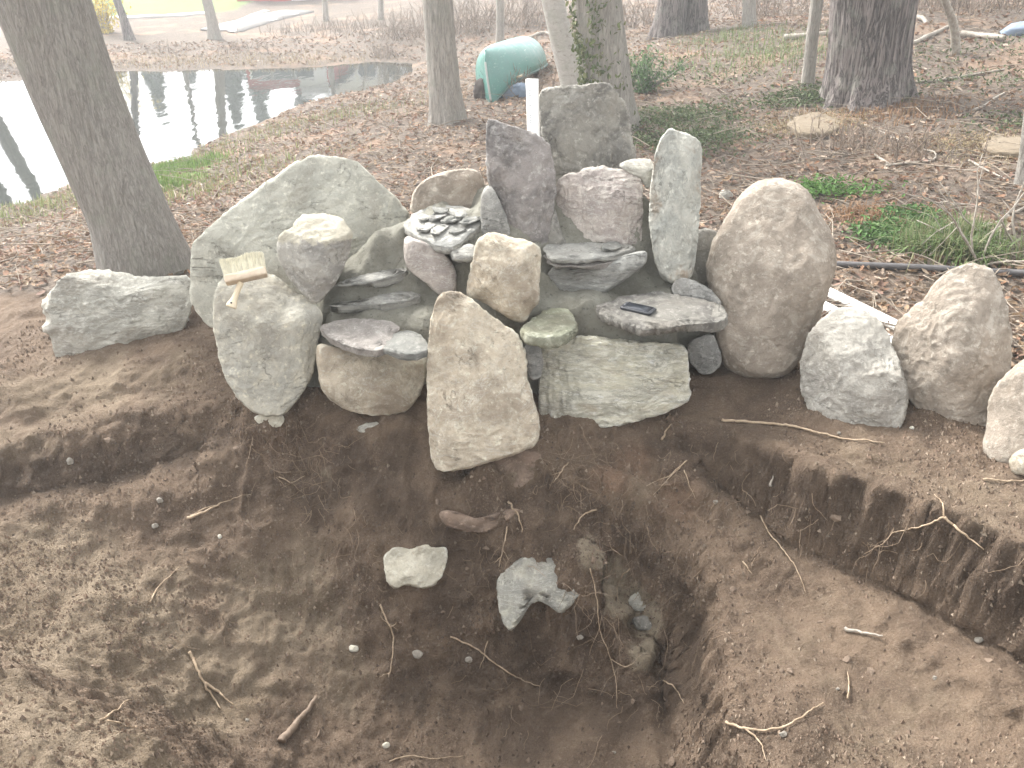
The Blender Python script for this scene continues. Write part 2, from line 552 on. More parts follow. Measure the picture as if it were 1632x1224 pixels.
# ------------------------------------------------------------------ terrain survey: points of known height
WATER = -.60
G = []
for u, v, z in [
    # upper ground, left and around the feet of the stones
    (0, 560, -.02), (70, 600, -.03), (200, 590, -.02), (300, 560, 0), (330, 520, .02), (0, 470, 0), (60, 430, 0), (0, 625, -.05), (320, 600, -.04),
    (250, 790, -.31), (120, 800, -.30), (0, 820, -.29),
    (100, 880, -.36), (0, 950, -.34), (250, 880, -.42), (400, 850, -.40), (330, 950, -.52), (150, 1000, -.45), (30, 1050, -.38), (250, 1050, -.58),
    (400, 1050, -.66), (300, 1150, -.68), (450, 1150, -.78), (520, 1000, -.66), (560, 1100, -.80), (550, 1200, -.86),
    (430, 662, -.06), (520, 645, -.05), (600, 664, -.06), (680, 690, -.1), (770, 735, -.12), (860, 705, -.12), (930, 690, -.1), (1000, 672, -.09), (1090, 645, -.07),
    (700, 1050, -.80), (750, 1120, -.9), (700, 1200, -.92), (850, 1224, -.95), (950, 1180, -.93), (900, 1100, -.9),
    (960, 1090, -.87), (1040, 1150, -.86), (1080, 1224, -.84),
    (890, 735, -.16), (960, 740, -.18), (1050, 800, -.28), (1130, 870, -.36), (1165, 930, -.4), (1165, 1020, -.42), (1190, 1120, -.42), (1210, 1224, -.42),
    (1350, 960, -.36), (1450, 1010, -.35),
    (1250, 950, -.4), (1300, 1050, -.42), (1450, 1080, -.4), (1300, 1200, -.42), (1500, 1200, -.4), (1632, 1150, -.36),
    (1220, 602, -.03), (1360, 684, -.02), (1530, 692, 0), (1620, 748, 0), (1250, 650, -.03), (1400, 720, -.02), (1550, 770, 0), (1632, 800, 0), (1720, 900, .02),
    (0, 1100, -.05), (100, 1150, -.06), (200, 1190, -.1), (250, 1224, -.14), (0, 1224, 0),
    # the bank towards the pond and the wooded rise
    (350, 300, -.25), (290, 300, -.32), (100, 370, -.22), (450, 220, -.28), (560, 195, -.18), (640, 180, -.12), (500, 260, -.1),
    (700, 200, -.05), (800, 180, 0), (900, 170, .03), (1000, 180, .08), (1150, 250, .08), (1200, 150, .2), (1380, 160, .25), (1600, 200, .3), (1500, 350, .12),
    (1300, 400, .06), (1600, 430, .1), (1000, 60, .15), (1400, 20, .7), (1632, 20, .8), (760, 40, -.05), (400, 50, -.38), (100, 60, -.40), (200, 12, -.25), (600, 40, -.3),
    (1150, 30, .3)]:
    G.append(pz(u, v, z))
def survey_line(pts, step=28):
    for (u0, v0, z0), (u1, v1, z1) in zip(pts, pts[1:]):
        m = max(2, int(math.hypot(u1 - u0, v1 - v0) / step))
        for k in range(1, m):
            f = k / m
            G.append(pz(u0 + (u1 - u0) * f, v0 + (v1 - v0) * f, z0 + (z1 - z0) * f))


survey_line([(830, 1060, -.85), (880, 1070, -.87), (960, 1090, -.87), (1040, 1150, -.86), (1080, 1224, -.84)])
survey_line([(-80, 1070, -.03), (0, 1100, -.05), (100, 1150, -.06), (200, 1190, -.1), (250, 1224, -.14), (300, 1280, -.2)])
for u, v, y in [(470, 720, 3.05), (480, 800, 2.9), (600, 720, 2.98), (600, 800, 2.83), (650, 900, 2.68), (640, 970, 2.6), (770, 760, 2.86), (770, 840, 2.76),
                (770, 950, 2.64), (830, 1000, 2.6), (830, 1060, 2.54), (930, 860, 2.72), (1000, 950, 2.6), (1060, 1040, 2.4), (860, 800, 2.79)]:
    G.append(py(u, v, y))
SHORE_N = [(-330, 470), (-150, 395), (0, 332), (60, 312), (110, 292), (240, 265), (300, 248), (360, 215), (410, 195), (470, 170), (540, 152), (600, 140), (640, 122)]
SHORE_F = [(655, 100), (600, 98), (560, 102), (500, 108), (400, 112), (300, 112), (200, 113), (100, 122), (0, 132), (-150, 135), (-400, 130), (-800, 120)]
SH = [pz(u, v, WATER) for u, v in SHORE_N + SHORE_F]
G += SH
for u, v in [(60, 220), (200, 170), (330, 150), (450, 130), (560, 122), (-150, 250), (-400, 200)]:
    p = pz(u, v, WATER)
    G.append((p[0], p[1], -1.0))
G += [(-2.5, 2.2, -.25), (-1.2, 1.2, -.03), (-.6, 1.25, -.1), (0, .3, 0), (0, 1.0, -.06), (0, 1.5, -.8), (1, 1.3, -.35), (1, .8, -.05), (2, 1.5, -.25), (2.3, 2.0, .02), (1.7, .9, -.05),
      (-1.15, 1.87, -.42), (-.85, 1.78, -.58), (-.5, 1.65, -.75), (.5, 1.4, -.7), (-3, 3, -.1), (-3, 1, -.02),
      (-1, 4.2, 0), (0, 4.3, .02), (1, 4, .03), (1.6, 3.6, .03), (2.2, 3.2, .03), (0, 3.5, 0), (-.8, 3.5, 0), (.8, 3.6, 0),
      (-60, 60, -.2), (0, 60, .5), (60, 60, 2.4), (-60, 20, -.3), (60, 10, 2), (-30, -2, -.2), (30, 0, 1), (0, -25, 0), (-60, -25, 0), (60, -25, .5), (-30, 30, -.3), (20, 20, 1.0), (-8, 3, -.1), (8, 3, .4)]
G = np.array(G, float)
_c2 = .03 ** 2


def _phi(A, B):
    d2 = ((A[:, None, :] - B[None, :, :]) ** 2).sum(-1)
    return np.sqrt(d2 + _c2)


_n = len(G)
_K = np.zeros((_n + 3, _n + 3))
_K[:_n, :_n] = _phi(G[:, :2], G[:, :2]) - 6e-4 * np.eye(_n)
_K[:_n, _n] = 1
_K[:_n, _n + 1:] = G[:, :2]
_K[_n:, :_n] = _K[:_n, _n:].T
_W = np.linalg.solve(_K, np.concatenate([G[:, 2], [0, 0, 0]]))


def hgt0(xy):
    out = np.zeros(len(xy))
    for s in range(0, len(xy), 20000):
        q = xy[s:s + 20000]
        out[s:s + 20000] = _phi(q, G[:, :2]) @ _W[:_n] + _W[_n] + q @ _W[_n + 1:]
    return out


SCARPS = []


def add_scarp(pts, width, reach, side):
    P = np.array([pz(u, v, zu) for u, v, zu, zl in pts])
    SCARPS.append((P[:, :2], np.array([p[2] for p in pts]), np.array([p[3] for p in pts]), width, reach, side))


# bank of the trench on the right, crest of the pit's right wall, bank on the left: (u, v, height above, height below)
add_scarp([(1085, 668, -.08, -.13), (1130, 677, -.07, -.19), (1180, 692, -.055, -.25), (1232, 713, -.04, -.29), (1297, 747, -.03, -.325), (1417, 779, -.02, -.345), (1490, 803, -.01, -.345), (1632, 869, 0, -.33), (1780, 945, 0, -.33)], .075, .20, -1)
add_scarp([(905, 742, -.17, -.40), (960, 744, -.19, -.52), (1050, 803, -.29, -.72), (1130, 872, -.37, -.80), (1163, 930, -.40, -.85), (1166, 1020, -.42, -.87), (1190, 1120, -.42, -.86), (1212, 1224, -.42, -.85), (1225, 1300, -.42, -.85)], .17, .15, -1)
add_scarp([(385, 632, -.06, -.16), (345, 627, -.06, -.20), (250, 648, -.07, -.25), (150, 670, -.08, -.28), (60, 690, -.10, -.28), (0, 707, -.12, -.28), (-260, 800, -.15, -.27), (-560, 900, -.16, -.26)], .15, .22, 1)


def hgt(xy):
    xy = np.atleast_2d(np.asarray(xy, float))
    z = hgt0(xy)
    for P, zu, zl, w, reach, side in SCARPS:
        lo, hi = P.min(0) - .6, P.max(0) + .6
        idx = np.nonzero(((xy > lo) & (xy < hi)).all(1))[0]
        if not len(idx):
            continue
        q = xy[idx]
        best = np.full(len(q), 1e9)
        sd = np.zeros(len(q))
        u_, l_, ext = np.zeros(len(q)), np.zeros(len(q)), np.zeros(len(q))
        n = len(P) - 1
        for k in range(n):
            ab = P[k + 1] - P[k]
            L = np.linalg.norm(ab)
            t0 = ((q - P[k]) @ ab) / L ** 2
            t = np.clip(t0, 0, 1)
            c = P[k] + t[:, None] * ab
            d = np.linalg.norm(q - c, axis=1)
            cr = (ab[0] * (q[:, 1] - P[k][1]) - ab[1] * (q[:, 0] - P[k][0])) / L
            m = d < best
            best[m] = d[m]
            sd[m] = (np.sign(cr) * d)[m]
            u_[m] = (zu[k] + (zu[k + 1] - zu[k]) * t)[m]
            l_[m] = (zl[k] + (zl[k + 1] - zl[k]) * t)[m]
            e_ = np.where((k == 0) & (t0 < 0), -t0 * L, 0) + np.where((k == n - 1) & (t0 > 1), (t0 - 1) * L, 0)
            ext[m] = e_[m]
        d = sd * side
        p3 = np.c_[q, np.zeros(len(q))]
        d = d + .022 * fbm(p3 * 7 + 3, 3) + .008 * fbm(p3 * 30, 2)
        f = np.clip(d / w, 0, 1)
        f = f * f * (3 - 2 * f) * .6 + f * .4
        tgt = u_ + (l_ - u_) * f
        o = np.maximum(np.maximum(-d, d - w), 0) / reach
        wt = np.clip(1.15 - o, 0, 1)
        wt = wt * wt * (3 - 2 * wt) * np.clip(1 - ext / .12, 0, 1)
        z[idx] = z[idx] * (1 - wt) + tgt * wt
    return z


def soil_edge(x):
    return np.interp(x, [-5, -2.7, -1.2, -.5, .8, 1.2, 1.7, 2.2, 4], [4.3, 4.3, 4.25, 4.1, 4.0, 3.65, 3.3, 3.0, 2.8])


def soil_mask(xy):
    d = soil_edge(xy[:, 0]) - xy[:, 1] + .25 * fbm(np.c_[xy * 1.8, np.zeros(len(xy))], 4)
    return np.clip(.5 + d / .35, 0, 1)


def on_ground(p, lift=0.0):
    return np.array([p[0], p[1], ground_z([[p[0], p[1]]])[0] + lift])


def grow(a, step, rate, end):
    out = []
    while a < end:
        step *= rate
        a += step
        out.append(a)
    return out


ys = np.array(sorted([-v for v in grow(-.6, .05, 1.25, 25)] + list(np.arange(.6, 1.4, .022)) + list(np.arange(1.4, 3.5, .0105)) + list(np.arange(3.5, 5.2, .02)) + grow(5.2, .022, 1.035, 72)))
xs_ = list(np.arange(-2.5, 2.3, .0105))
xs = np.array(sorted([-v for v in grow(2.5, .012, 1.07, 72)] + xs_ + grow(xs_[-1], .012, 1.07, 72)))
XX, YY = np.meshgrid(xs, ys)
XY = np.c_[XX.ravel(), YY.ravel()]
Zb = hgt(XY)
nx, ny = len(xs), len(ys)
gz = Zb.reshape(ny, nx)
gy_, gx_ = np.gradient(gz, ys, xs)
slope = np.clip(np.sqrt(gx_ ** 2 + gy_ ** 2).ravel() / 1.2, 0, 1)
sm = soil_mask(XY)
NN = np.c_[-gx_.ravel(), -gy_.ravel(), np.ones(nx * ny)]
NN /= np.linalg.norm(NN, axis=1)[:, None]
B0 = np.c_[XY, Zb]
near = (np.abs(XY[:, 0]) < 3.2) & (XY[:, 1] > .5) & (XY[:, 1] < 5)
Dn = np.zeros(nx * ny)
pb = B0[near]
Dn[near] = (fbm(pb * 5.0, 3) * .030 + fbm(pb * 17 + 5, 3) * .013 + np.maximum(fbm(pb * 60 + 9, 2), -.05) * .0045 + np.maximum(fbm(pb * 13 + 31, 3, ridged=True), .05) * .009
            + slope[near] * (fbm(pb * np.array([11, 11, 3.2]) + 71, 4, ridged=True) * .040 + fbm(pb * 30 + 77, 3) * .012))
# spade cuts and trodden steps in the steep faces
st_ = (B0[near][:, 2] + fbm(pb * 2.5 + 91, 3) * .12) * 11
fr_ = st_ - np.floor(st_)
Dn[near] += slope[near] * .014 * (np.clip(fr_ * 3, 0, 1) - fr_)
VV = B0 + NN * (Dn * sm)[:, None]
VV[:, 2] += (1 - sm) * fbm(B0 * 2.2 + 3, 4) * .045 + (1 - sm) * fbm(B0 * 14 + 3, 2) * .012
ii = (np.arange(ny - 1)[:, None] * nx + np.arange(nx - 1)[None, :]).ravel()
GQ = np.stack([ii, ii + 1, ii + nx + 1, ii + nx], -1)
gme = mesh_np('ground', VV, GQ)
from mathutils.bvhtree import BVHTree
BVH = BVHTree.FromPolygons(VV.tolist(), GQ.tolist())


def hit(u, v, nrm=False):
    d = ray(u, v)
    d = d / np.linalg.norm(d)
    r = BVH.ray_cast(tuple(CAM), tuple(d), 120)
    if r[0] is None:
        p = CAM + d * 60
        return (p, np.array([0, 0, 1.0])) if nrm else p
    return (np.array(r[0]), np.array(r[1]) * (1 if r[1].z > 0 else -1)) if nrm else np.array(r[0])


def ground_z(xy):
    out = np.empty(len(xy))
    dn = (0, 0, -1)
    rc = BVH.ray_cast
    for i, (x, y) in enumerate(np.asarray(xy, float)):
        r = rc((x, y, 8), dn)
        out[i] = r[0].z if r[0] is not None else 0
    return out


def blobs(lst):
    m = np.zeros(len(XY))
    for u, v, r, w in lst:
        p = hit(u, v)
        d2 = ((VV - p) ** 2).sum(1)
        m = np.maximum(m, w * np.exp(-d2 / (r * r)))
    return m


tanm = blobs([(150, 1000, .40, 1), (320, 1100, .3, .9), (450, 980, .30, .9), (60, 900, .4, .7), (120, 620, .4, .65), (260, 600, .3, .55), (20, 700, .3, .5), (60, 1180, .35, 1), (180, 1215, .2, .9), (20, 1120, .3, .9),
              (1300, 1000, .4, .38), (1400, 1150, .4, .42), (1400, 740, .3, .5), (1550, 800, .3, .5), (1230, 640, .25, .3), (540, 1080, .2, .6), (1000, 770, .18, .55), (830, 750, .07, .9), (480, 900, .2, .6)])
clay = blobs([(945, 880, .07, 1), (965, 915, .09, 1), (985, 960, .09, .9), (1030, 985, .09, 1), (1020, 950, .07, .9), (1030, 1040, .08, .8), (520, 760, .08, .4)])
moist_and_shade = blobs([(u, v, r, 1) for u, v, r in [(1150, 715, .09), (1190, 740, .10), (1230, 745, .08), (1290, 775, .09), (1350, 790, .09), (1420, 815, .09), (1490, 840, .09), (1560, 870, .09), (1620, 900, .09), (1165, 760, .10), (1210, 790, .11), (1260, 800, .11), (1310, 825, .11), (1360, 850, .11), (1415, 870, .11), (1470, 890, .11), (1530, 910, .11), (1590, 935, .11), (1640, 960, .12),  # moist cut earth, plus shade of bank, walls and pit floor painted in
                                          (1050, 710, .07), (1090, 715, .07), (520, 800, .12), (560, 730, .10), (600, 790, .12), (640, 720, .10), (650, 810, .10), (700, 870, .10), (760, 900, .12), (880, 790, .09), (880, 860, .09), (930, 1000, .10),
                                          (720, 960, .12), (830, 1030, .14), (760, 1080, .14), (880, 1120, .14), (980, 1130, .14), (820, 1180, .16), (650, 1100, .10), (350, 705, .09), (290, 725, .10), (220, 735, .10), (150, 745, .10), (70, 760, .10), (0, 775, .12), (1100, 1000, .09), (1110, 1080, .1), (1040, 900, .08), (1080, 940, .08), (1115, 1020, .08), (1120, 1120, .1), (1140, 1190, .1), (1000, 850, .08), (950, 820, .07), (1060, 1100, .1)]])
redm = blobs([(980, 760, .12, .7), (1010, 740, .12, .6), (440, 700, .2, .4), (520, 720, .15, .35), (1080, 800, .15, .5)])
gp = [pz(u, v, -.35) for u, v in ((245, 290), (270, 275), (310, 262), (340, 258), (60, 320), (290, 315))]
grs = np.zeros(len(XY))
for p, r, w in [(gp[0], .7, .8), (gp[1], .6, .75), (gp[2], .55, .65), (gp[3], .3, .3), (gp[4], .8, .35), (gp[5], .5, .3)]:
    grs = np.maximum(grs, w * np.exp(-((XY - p[:2]) ** 2).sum(1) / r ** 2))
lawn = np.clip((XY[:, 1] - 24.5) / 1.5, 0, 1) * np.clip((-7.0 - XY[:, 0]) / 1.5, 0, 1)
grs = np.maximum(grs, lawn * 1.3)
attr(gme, 'soil', sm)
attr(gme, 'tan', tanm)
attr(gme, 'clay', clay)
attr(gme, 'red', redm)
attr(gme, 'moist_and_shade', moist_and_shade)
attr(gme, 'grass', grs)
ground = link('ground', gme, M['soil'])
tag(ground, 'brown dug earth with a pit, leaf covered woodland floor behind', None, None, 'structure')

# ------------------------------------------------------------------ pond
wk = NT('pond_water', .04)
wk.b.inputs['IOR'].default_value = 1.33
wk.b.inputs['Specular IOR Level'].default_value = .5
wn = wk.bump(wk.noise(3.2, 3, .5, wk.map((1, .35, 1))), .22, .02)
wn = wk.bump(wk.noise(14, 2, .5, wk.map((1, .3, 1))), .04, .01, wn)
M['water'] = wk.done((.035, .04, .035), wn)
wx = np.linspace(-60, 3, 40)
wy = np.linspace(4, 26, 20)
WX, WY = np.meshgrid(wx, wy)
i2 = (np.arange(19)[:, None] * 40 + np.arange(39)[None, :]).ravel()
wo = link('pond_water', mesh_np('pond_water', np.c_[WX.ravel(), WY.ravel(), np.full(WX.size, WATER)], np.stack([i2, i2 + 1, i2 + 41, i2 + 40], -1)), M['water'])
tag(wo, 'still pond reflecting white sky and bare trees', None, None, 'structure')

# ------------------------------------------------------------------ stones
_ico = {}


def ico(sub):
    if sub not in _ico:
        bm = bmesh.new()
        bmesh.ops.create_icosphere(bm, subdivisions=sub, radius=1)
        V = np.array([v.co[:] for v in bm.verts])
        Fc = np.array([[v.index for v in f.verts] for f in bm.faces])
        bm.free()
        a = .37
        Rm = np.array([[cos(a), -sin(a), 0], [sin(a), cos(a), 0], [0, 0, 1]]) @ np.array([[1, 0, 0], [0, cos(.8), -sin(.8)], [0, sin(.8), cos(.8)]])
        _ico[sub] = (V @ Rm.T, Fc)
    return _ico[sub]


def chaikin(P, n=1):
    for _ in range(n):
        Q = np.roll(P, -1, 0)
        P = np.stack([.8 * P + .2 * Q, .2 * P + .8 * Q], 1).reshape(-1, 2)
    return P


def stone(name, label, cat, poly, mat, y=None, z=None, slope=(0, 0), T=(.12, .14), e=.62, ez=.62, sub=5, cuts=6, fl=(), rough=.035, seed=0, group=None, strata=0, upright=0.0, base=None, fine=1.0, jag=None):
    rs = np.random.default_rng(seed + 101)
    pu = np.array(poly, float)
    uc, vc = (pu.max(0) + pu.min(0)) / 2
    if z is not None:
        n = np.array([-slope[0], -slope[1], 1.0])
        P0 = pz(uc, vc, z)
    else:
        P0 = py(uc, vc, y) if y is not None else base
        n = CAM - P0
        n[2] *= (1 - upright)
    n = n / np.linalg.norm(n)
    e1 = np.array([1.0, 0, 0])
    e1 = e1 - n * (e1 @ n)
    e1 /= np.linalg.norm(e1)
    e2 = np.cross(n, e1)
    P2 = []
    for u, v in pu:
        d = ray(u, v)
        t = ((P0 - CAM) @ n) / (d @ n)
        w = CAM + d * t - P0
        P2.append((w @ e1, w @ e2))
    P2 = chaikin(np.array(P2), 1)
    x_, y_ = P2[:, 0], P2[:, 1]
    x2, y2 = np.roll(x_, -1), np.roll(y_, -1)
    cr = x_ * y2 - x2 * y_
    A = cr.sum() / 2
    c = np.array([((x_ + x2) * cr).sum(), ((y_ + y2) * cr).sum()]) / (6 * A)
    D = []
    for a, b in zip(P2, np.roll(P2, -1, 0)):
        m = max(2, int(np.linalg.norm(b - a) / .004))
        D.append(a + (b - a) * np.linspace(0, 1, m, endpoint=False)[:, None])
    D = np.concatenate(D) - c
    an = np.arctan2(D[:, 1], D[:, 0])
    ra = np.linalg.norm(D, axis=1)
    bins = np.linspace(-pi, pi, 361)
    idx = np.clip(np.digitize(an, bins) - 1, 0, 359)
    mx = np.zeros(360)
    np.maximum.at(mx, idx, ra)
    ok = mx > 0
    bc = (bins[:-1] + bins[1:]) / 2

    jg = jag if jag is not None else (.07 if z is not None else .018)
    jo = rs.uniform(0, 90, 3)

    def Rad(a):
        q_ = np.c_[np.cos(a), np.sin(a), np.zeros(len(a))]
        return np.interp(a, bc[ok], mx[ok], period=2 * pi) * (1 + jg * (fbm(q_ * 3.5 + jo, 4) - .1) * 1.3)
    Rm = ra.mean()
    V, Fc = ico(sub)
    r = np.hypot(V[:, 0], V[:, 1])
    ang = np.arctan2(V[:, 1], V[:, 0])
    rr = r ** e
    cc = np.sign(V[:, 2]) * np.abs(V[:, 2]) ** ez
    Q = np.c_[rr * np.cos(ang), rr * np.sin(ang), cc]
    planes = list(fl)
    for _ in range(cuts):
        planes.append((rs.uniform(0, 360), rs.uniform(.1, .66), None))
    for ph, a, d in planes:
        nn = np.array([a * cos(R(ph)), a * sin(R(ph)), sqrt(max(0, 1 - a * a))])
        if d is None:
            d = max(a + .03, (Q @ nn).max() - rs.uniform(.05, .20))
        ex = Q @ nn - d
        Q = Q - np.where(ex > 0, ex, 0)[:, None] * nn * .94
    for _ in range(4):
        a = rs.uniform(.1, .8)
        nn = np.array([a * cos(rs.uniform(0, 6.28)), a * sin(rs.uniform(0, 6.28)), -sqrt(1 - a * a)])
        ex = Q @ nn - rs.uniform(max(a + .05, .72), .98)
        Q = Q - np.where(ex > 0, ex, 0)[:, None] * nn * .9
    aq = np.arctan2(Q[:, 1], Q[:, 0])
    rq = np.hypot(Q[:, 0], Q[:, 1])
    Rq = Rad(aq) * rq
    # keep the middle smooth where the outline radius jumps about
    L = np.c_[Rq * np.cos(aq), Rq * np.sin(aq), np.where(Q[:, 2] > 0, Q[:, 2] * T[0], Q[:, 2] * T[1])]
    N = np.c_[Q[:, 0] / Rm, Q[:, 1] / Rm, Q[:, 2] / ((T[0] + T[1]) / 2)]
    N /= np.linalg.norm(N, axis=1)[:, None] + 1e-9
    off = rs.uniform(0, 50, 3)
    s0 = min(Rm, .25)
    am = rough * min(Rm, T[0] + T[1])
    k1 = fbm(L / s0 * 1.5 + off, 3)
    k2 = fbm(L / s0 * 4.5 + off + 9, 4, ridged=True)
    k3 = fbm(L * 55 + off, 3)
    k4 = fbm(L / s0 * 11 + off + 33, 4, ridged=True)
    disp = am * (.9 * k1 + .55 * k2 + .28 * k4) + .0034 * fine * k3
    # broken steps: terraced relief on some of the surface
    st = fbm(L / s0 * 2.2 + off + 21, 3) * 3.2
    fr = st - np.floor(st)
    disp += am * .9 * (np.floor(st) + np.clip(fr * 9, 0, 1) - st) * .6
    L = L + N * disp[:, None]
    if strata:
        h = L[:, 2] * (1.0 / strata)
        side = np.clip(rq * 1.0, 0, 1) ** 4
        s_ = vnoise(np.c_[h + off[0], L[:, 0] * 3, L[:, 1] * 3]) * .05 * Rm * side
        L[:, :2] *= (1 + s_ / Rm)[:, None]
    W = (c[0] + L[:, 0])[:, None] * e1 + (c[1] + L[:, 1])[:, None] * e2 + L[:, 2][:, None] * n
    ctr = c[0] * e1 + c[1] * e2
    W = W - ctr
    o = link(name, mesh_np(name, W, Fc), M[mat], None, tuple(P0 + ctr))
    return tag(o, label, cat, group)


GS = 'stones of the stacked rock feature'
GB = 'boulders set along the dug edge'
# ---- left side
stone('stone', 'broad arched green grey stone standing behind the brush boulder', 'stone',
      [(307, 392), (330, 368), (365, 335), (400, 308), (440, 282), (470, 260), (508, 249), (540, 251), (572, 262), (592, 280), (612, 300), (632, 318), (650, 340), (652, 365), (640, 380), (610, 388), (575, 410), (530, 470), (450, 515), (380, 525), (330, 515), (310, 490), (306, 430)],
      'arch', y=3.78, T=(.10, .16), e=.42, ez=.5, sub=6, cuts=6, fl=[(95, .62, .72), (150, .5, .80), (20, .35, .86)], rough=.045, seed=1, group=GS)
stone('stone', 'rough grey block with broken cream coloured top right of the brush', 'stone',
      [(440, 388), (450, 371), (468, 362), (472, 350), (490, 342), (545, 346), (552, 358), (562, 375), (558, 400), (545, 430), (530, 455), (512, 476), (500, 482), (485, 468), (460, 442), (445, 415)],
      'cream_top', y=3.36, T=(.13, .14), e=.5, ez=.6, cuts=6, fl=[(92, .70, .60), (-20, .55, .70), (200, .5, .72)], rough=.05, seed=2, group=GS, fine=1.6)
stone('boulder', 'mottled grey boulder with the bristle brush lying on top', 'boulder',
      [(345, 465), (350, 450), (375, 440), (420, 433), (440, 438), (470, 465), (495, 480), (510, 497), (513, 510), (505, 540), (500, 580), (490, 612), (470, 642), (450, 658), (420, 662), (400, 653), (380, 632), (360, 602), (348, 560), (341, 520), (341, 490)],
      'brush', y=3.20, T=(.15, .16), e=.6, ez=.6, sub=6, cuts=8, fl=[(85, .75, .70), (-10, .6, .78), (200, .5, .8)], rough=.03, seed=3, group=GB)
stone('boulder', 'pale jagged boulder lying left of the stack by the leaning tree', 'boulder',
      [(75, 475), (90, 455), (120, 437), (150, 431), (200, 437), (230, 443), (290, 441), (302, 450), (300, 485), (290, 522), (260, 544), (225, 558), (180, 570), (150, 580), (115, 582), (92, 567), (85, 535), (68, 525), (80, 508), (72, 490)],
      'pale', y=3.72, T=(.17, .2), e=.52, ez=.55, sub=6, cuts=8, fl=[(90, .72, .55), (-60, .5, .72), (200, .55, .75)], rough=.06, seed=4, group=GB, strata=.03)
stone('stone', 'blocky tan stone under the mauve ledge slabs', 'stone',
      [(508, 548), (530, 553), (600, 565), (684, 565), (678, 600), (662, 640), (642, 658), (600, 662), (560, 653), (530, 638), (512, 617), (509, 580)],
      'tan', y=3.13, T=(.10, .16), e=.42, ez=.5, cuts=6, fl=[(-70, .5, .72), (30, .55, .74)], rough=.045, seed=5, group=GS)
stone('slab', 'flat mauve slate slab on the left front ledge', 'slab',
      [(507, 525), (538, 512), (600, 513), (625, 517), (640, 527), (625, 545), (612, 562), (604, 566), (575, 561), (545, 552), (520, 539)],
      'ledge', z=.265, T=(.012, .016), e=.16, ez=.2, cuts=1, rough=.16, seed=6, group=GS, strata=.008, slope=(0, .05))
stone('slab', 'pale grey slate slab right of the mauve ledge slab', 'slab',
      [(606, 560), (616, 545), (626, 535), (655, 529), (675, 540), (687, 560), (666, 569), (640, 570), (622, 563)],
      'chip', z=.262, T=(.012, .014), e=.16, ez=.2, sub=4, cuts=1, rough=.14, seed=7, group=GS, strata=.008)
stone('slab', 'thin slate step pressed into the mortar, upper of two', 'slab',
      [(528, 460), (560, 446), (600, 436), (645, 429), (650, 438), (612, 449), (565, 458)],
      'slate', z=.392, T=(.010, .03), e=.18, ez=.2, sub=5, cuts=1, rough=.12, seed=8, group=GS, slope=(0, .30))
stone('slab', 'thin slate step pressed into the mortar, lower of two', 'slab',
      [(518, 489), (575, 482), (608, 472), (650, 467), (676, 475), (642, 486), (600, 489), (545, 493)],
      'slate', z=.316, T=(.010, .03), e=.18, ez=.2, sub=5, cuts=1, rough=.12, seed=9, group=GS, slope=(0, .25))
# ---- middle
stone('stone', 'tall tan pointed stone standing at the centre front', 'stone',
      [(690, 500), (697, 475), (715, 466), (735, 468), (755, 480), (770, 497), (790, 512), (820, 530), (833, 550), (838, 590), (845, 630), (855, 660), (859, 690), (852, 707), (830, 718), (800, 730), (770, 738), (740, 746), (700, 750), (688, 725), (684, 650), (682, 590), (686, 540)],
      'tan', y=2.975, T=(.13, .14), e=.45, ez=.55, sub=6, cuts=6, fl=[(35, .6, .66), (0, .45, .78), (180, .4, .8), (80, .55, .80)], rough=.035, seed=10, group=GS)
stone('stone', 'angular tan and grey stone right above the central pointed stone', 'stone',
      [(760, 385), (775, 372), (790, 370), (820, 380), (858, 392), (862, 405), (860, 440), (858, 480), (845, 495), (840, 508), (832, 514), (815, 508), (785, 490), (765, 478), (742, 472), (748, 440), (755, 405)],
      'tan', y=3.26, T=(.14, .14), e=.42, ez=.6, cuts=5, fl=[(90, .6, .70), (200, .65, .52), (10, .55, .66), (-60, .4, .86)], rough=.04, seed=11, group=GS)
stone('stone', 'tan faced block under the slab of slate chips', 'stone',
      [(644, 376), (665, 382), (700, 396), (718, 416), (727, 440), (727, 475), (700, 470), (682, 452), (658, 435), (646, 420)],
      'purple', y=3.42, T=(.07, .2), e=.4, ez=.5, sub=4, cuts=5, rough=.05, seed=12, group=GS)
stone('slab', 'thick grey slab carrying the small slate chips', 'slab',
      [(643, 362), (652, 350), (672, 338), (700, 331), (735, 334), (765, 345), (768, 362), (745, 385), (718, 404), (690, 394), (660, 382), (645, 372)],
      'slate', z=.555, slope=(0, .10), T=(.018, .03), e=.18, ez=.22, cuts=1, rough=.12, seed=13, group=GS, strata=.01)
stone('stone', 'small flat grey block under the right corner of the chip slab', 'stone',
      [(718, 401), (735, 391), (757, 388), (760, 404), (752, 418), (722, 417)],
      'slate', y=3.36, T=(.05, .1), e=.35, ez=.5, sub=4, cuts=1, fl=[(90, .7, .5)], rough=.06, seed=14, group=GS)
stone('stone', 'rounded buff stone standing behind the slab of slate chips', 'stone',
      [(654, 335), (660, 302), (680, 286), (705, 275), (740, 270), (760, 272), (772, 290), (772, 330), (735, 345), (700, 345), (670, 345)],
      'egg', y=3.86, T=(.06, .12), e=.45, ez=.5, cuts=5, rough=.05, seed=15, group=GS)
stone('stone', 'tall dark purple grey stone with slanted top beside the white pipe', 'stone',
      [(776, 192), (790, 195), (820, 203), (845, 210), (865, 220), (878, 235), (883, 270), (884, 310), (880, 340), (876, 370), (870, 400), (840, 400), (818, 382), (805, 352), (795, 318), (780, 290), (776, 250)],
      'dark', y=3.66, T=(.07, .12), e=.36, ez=.5, cuts=6, fl=[(60, .5, .82), (200, .35, .82), (-60, .35, .8)], rough=.06, seed=16, group=GS)
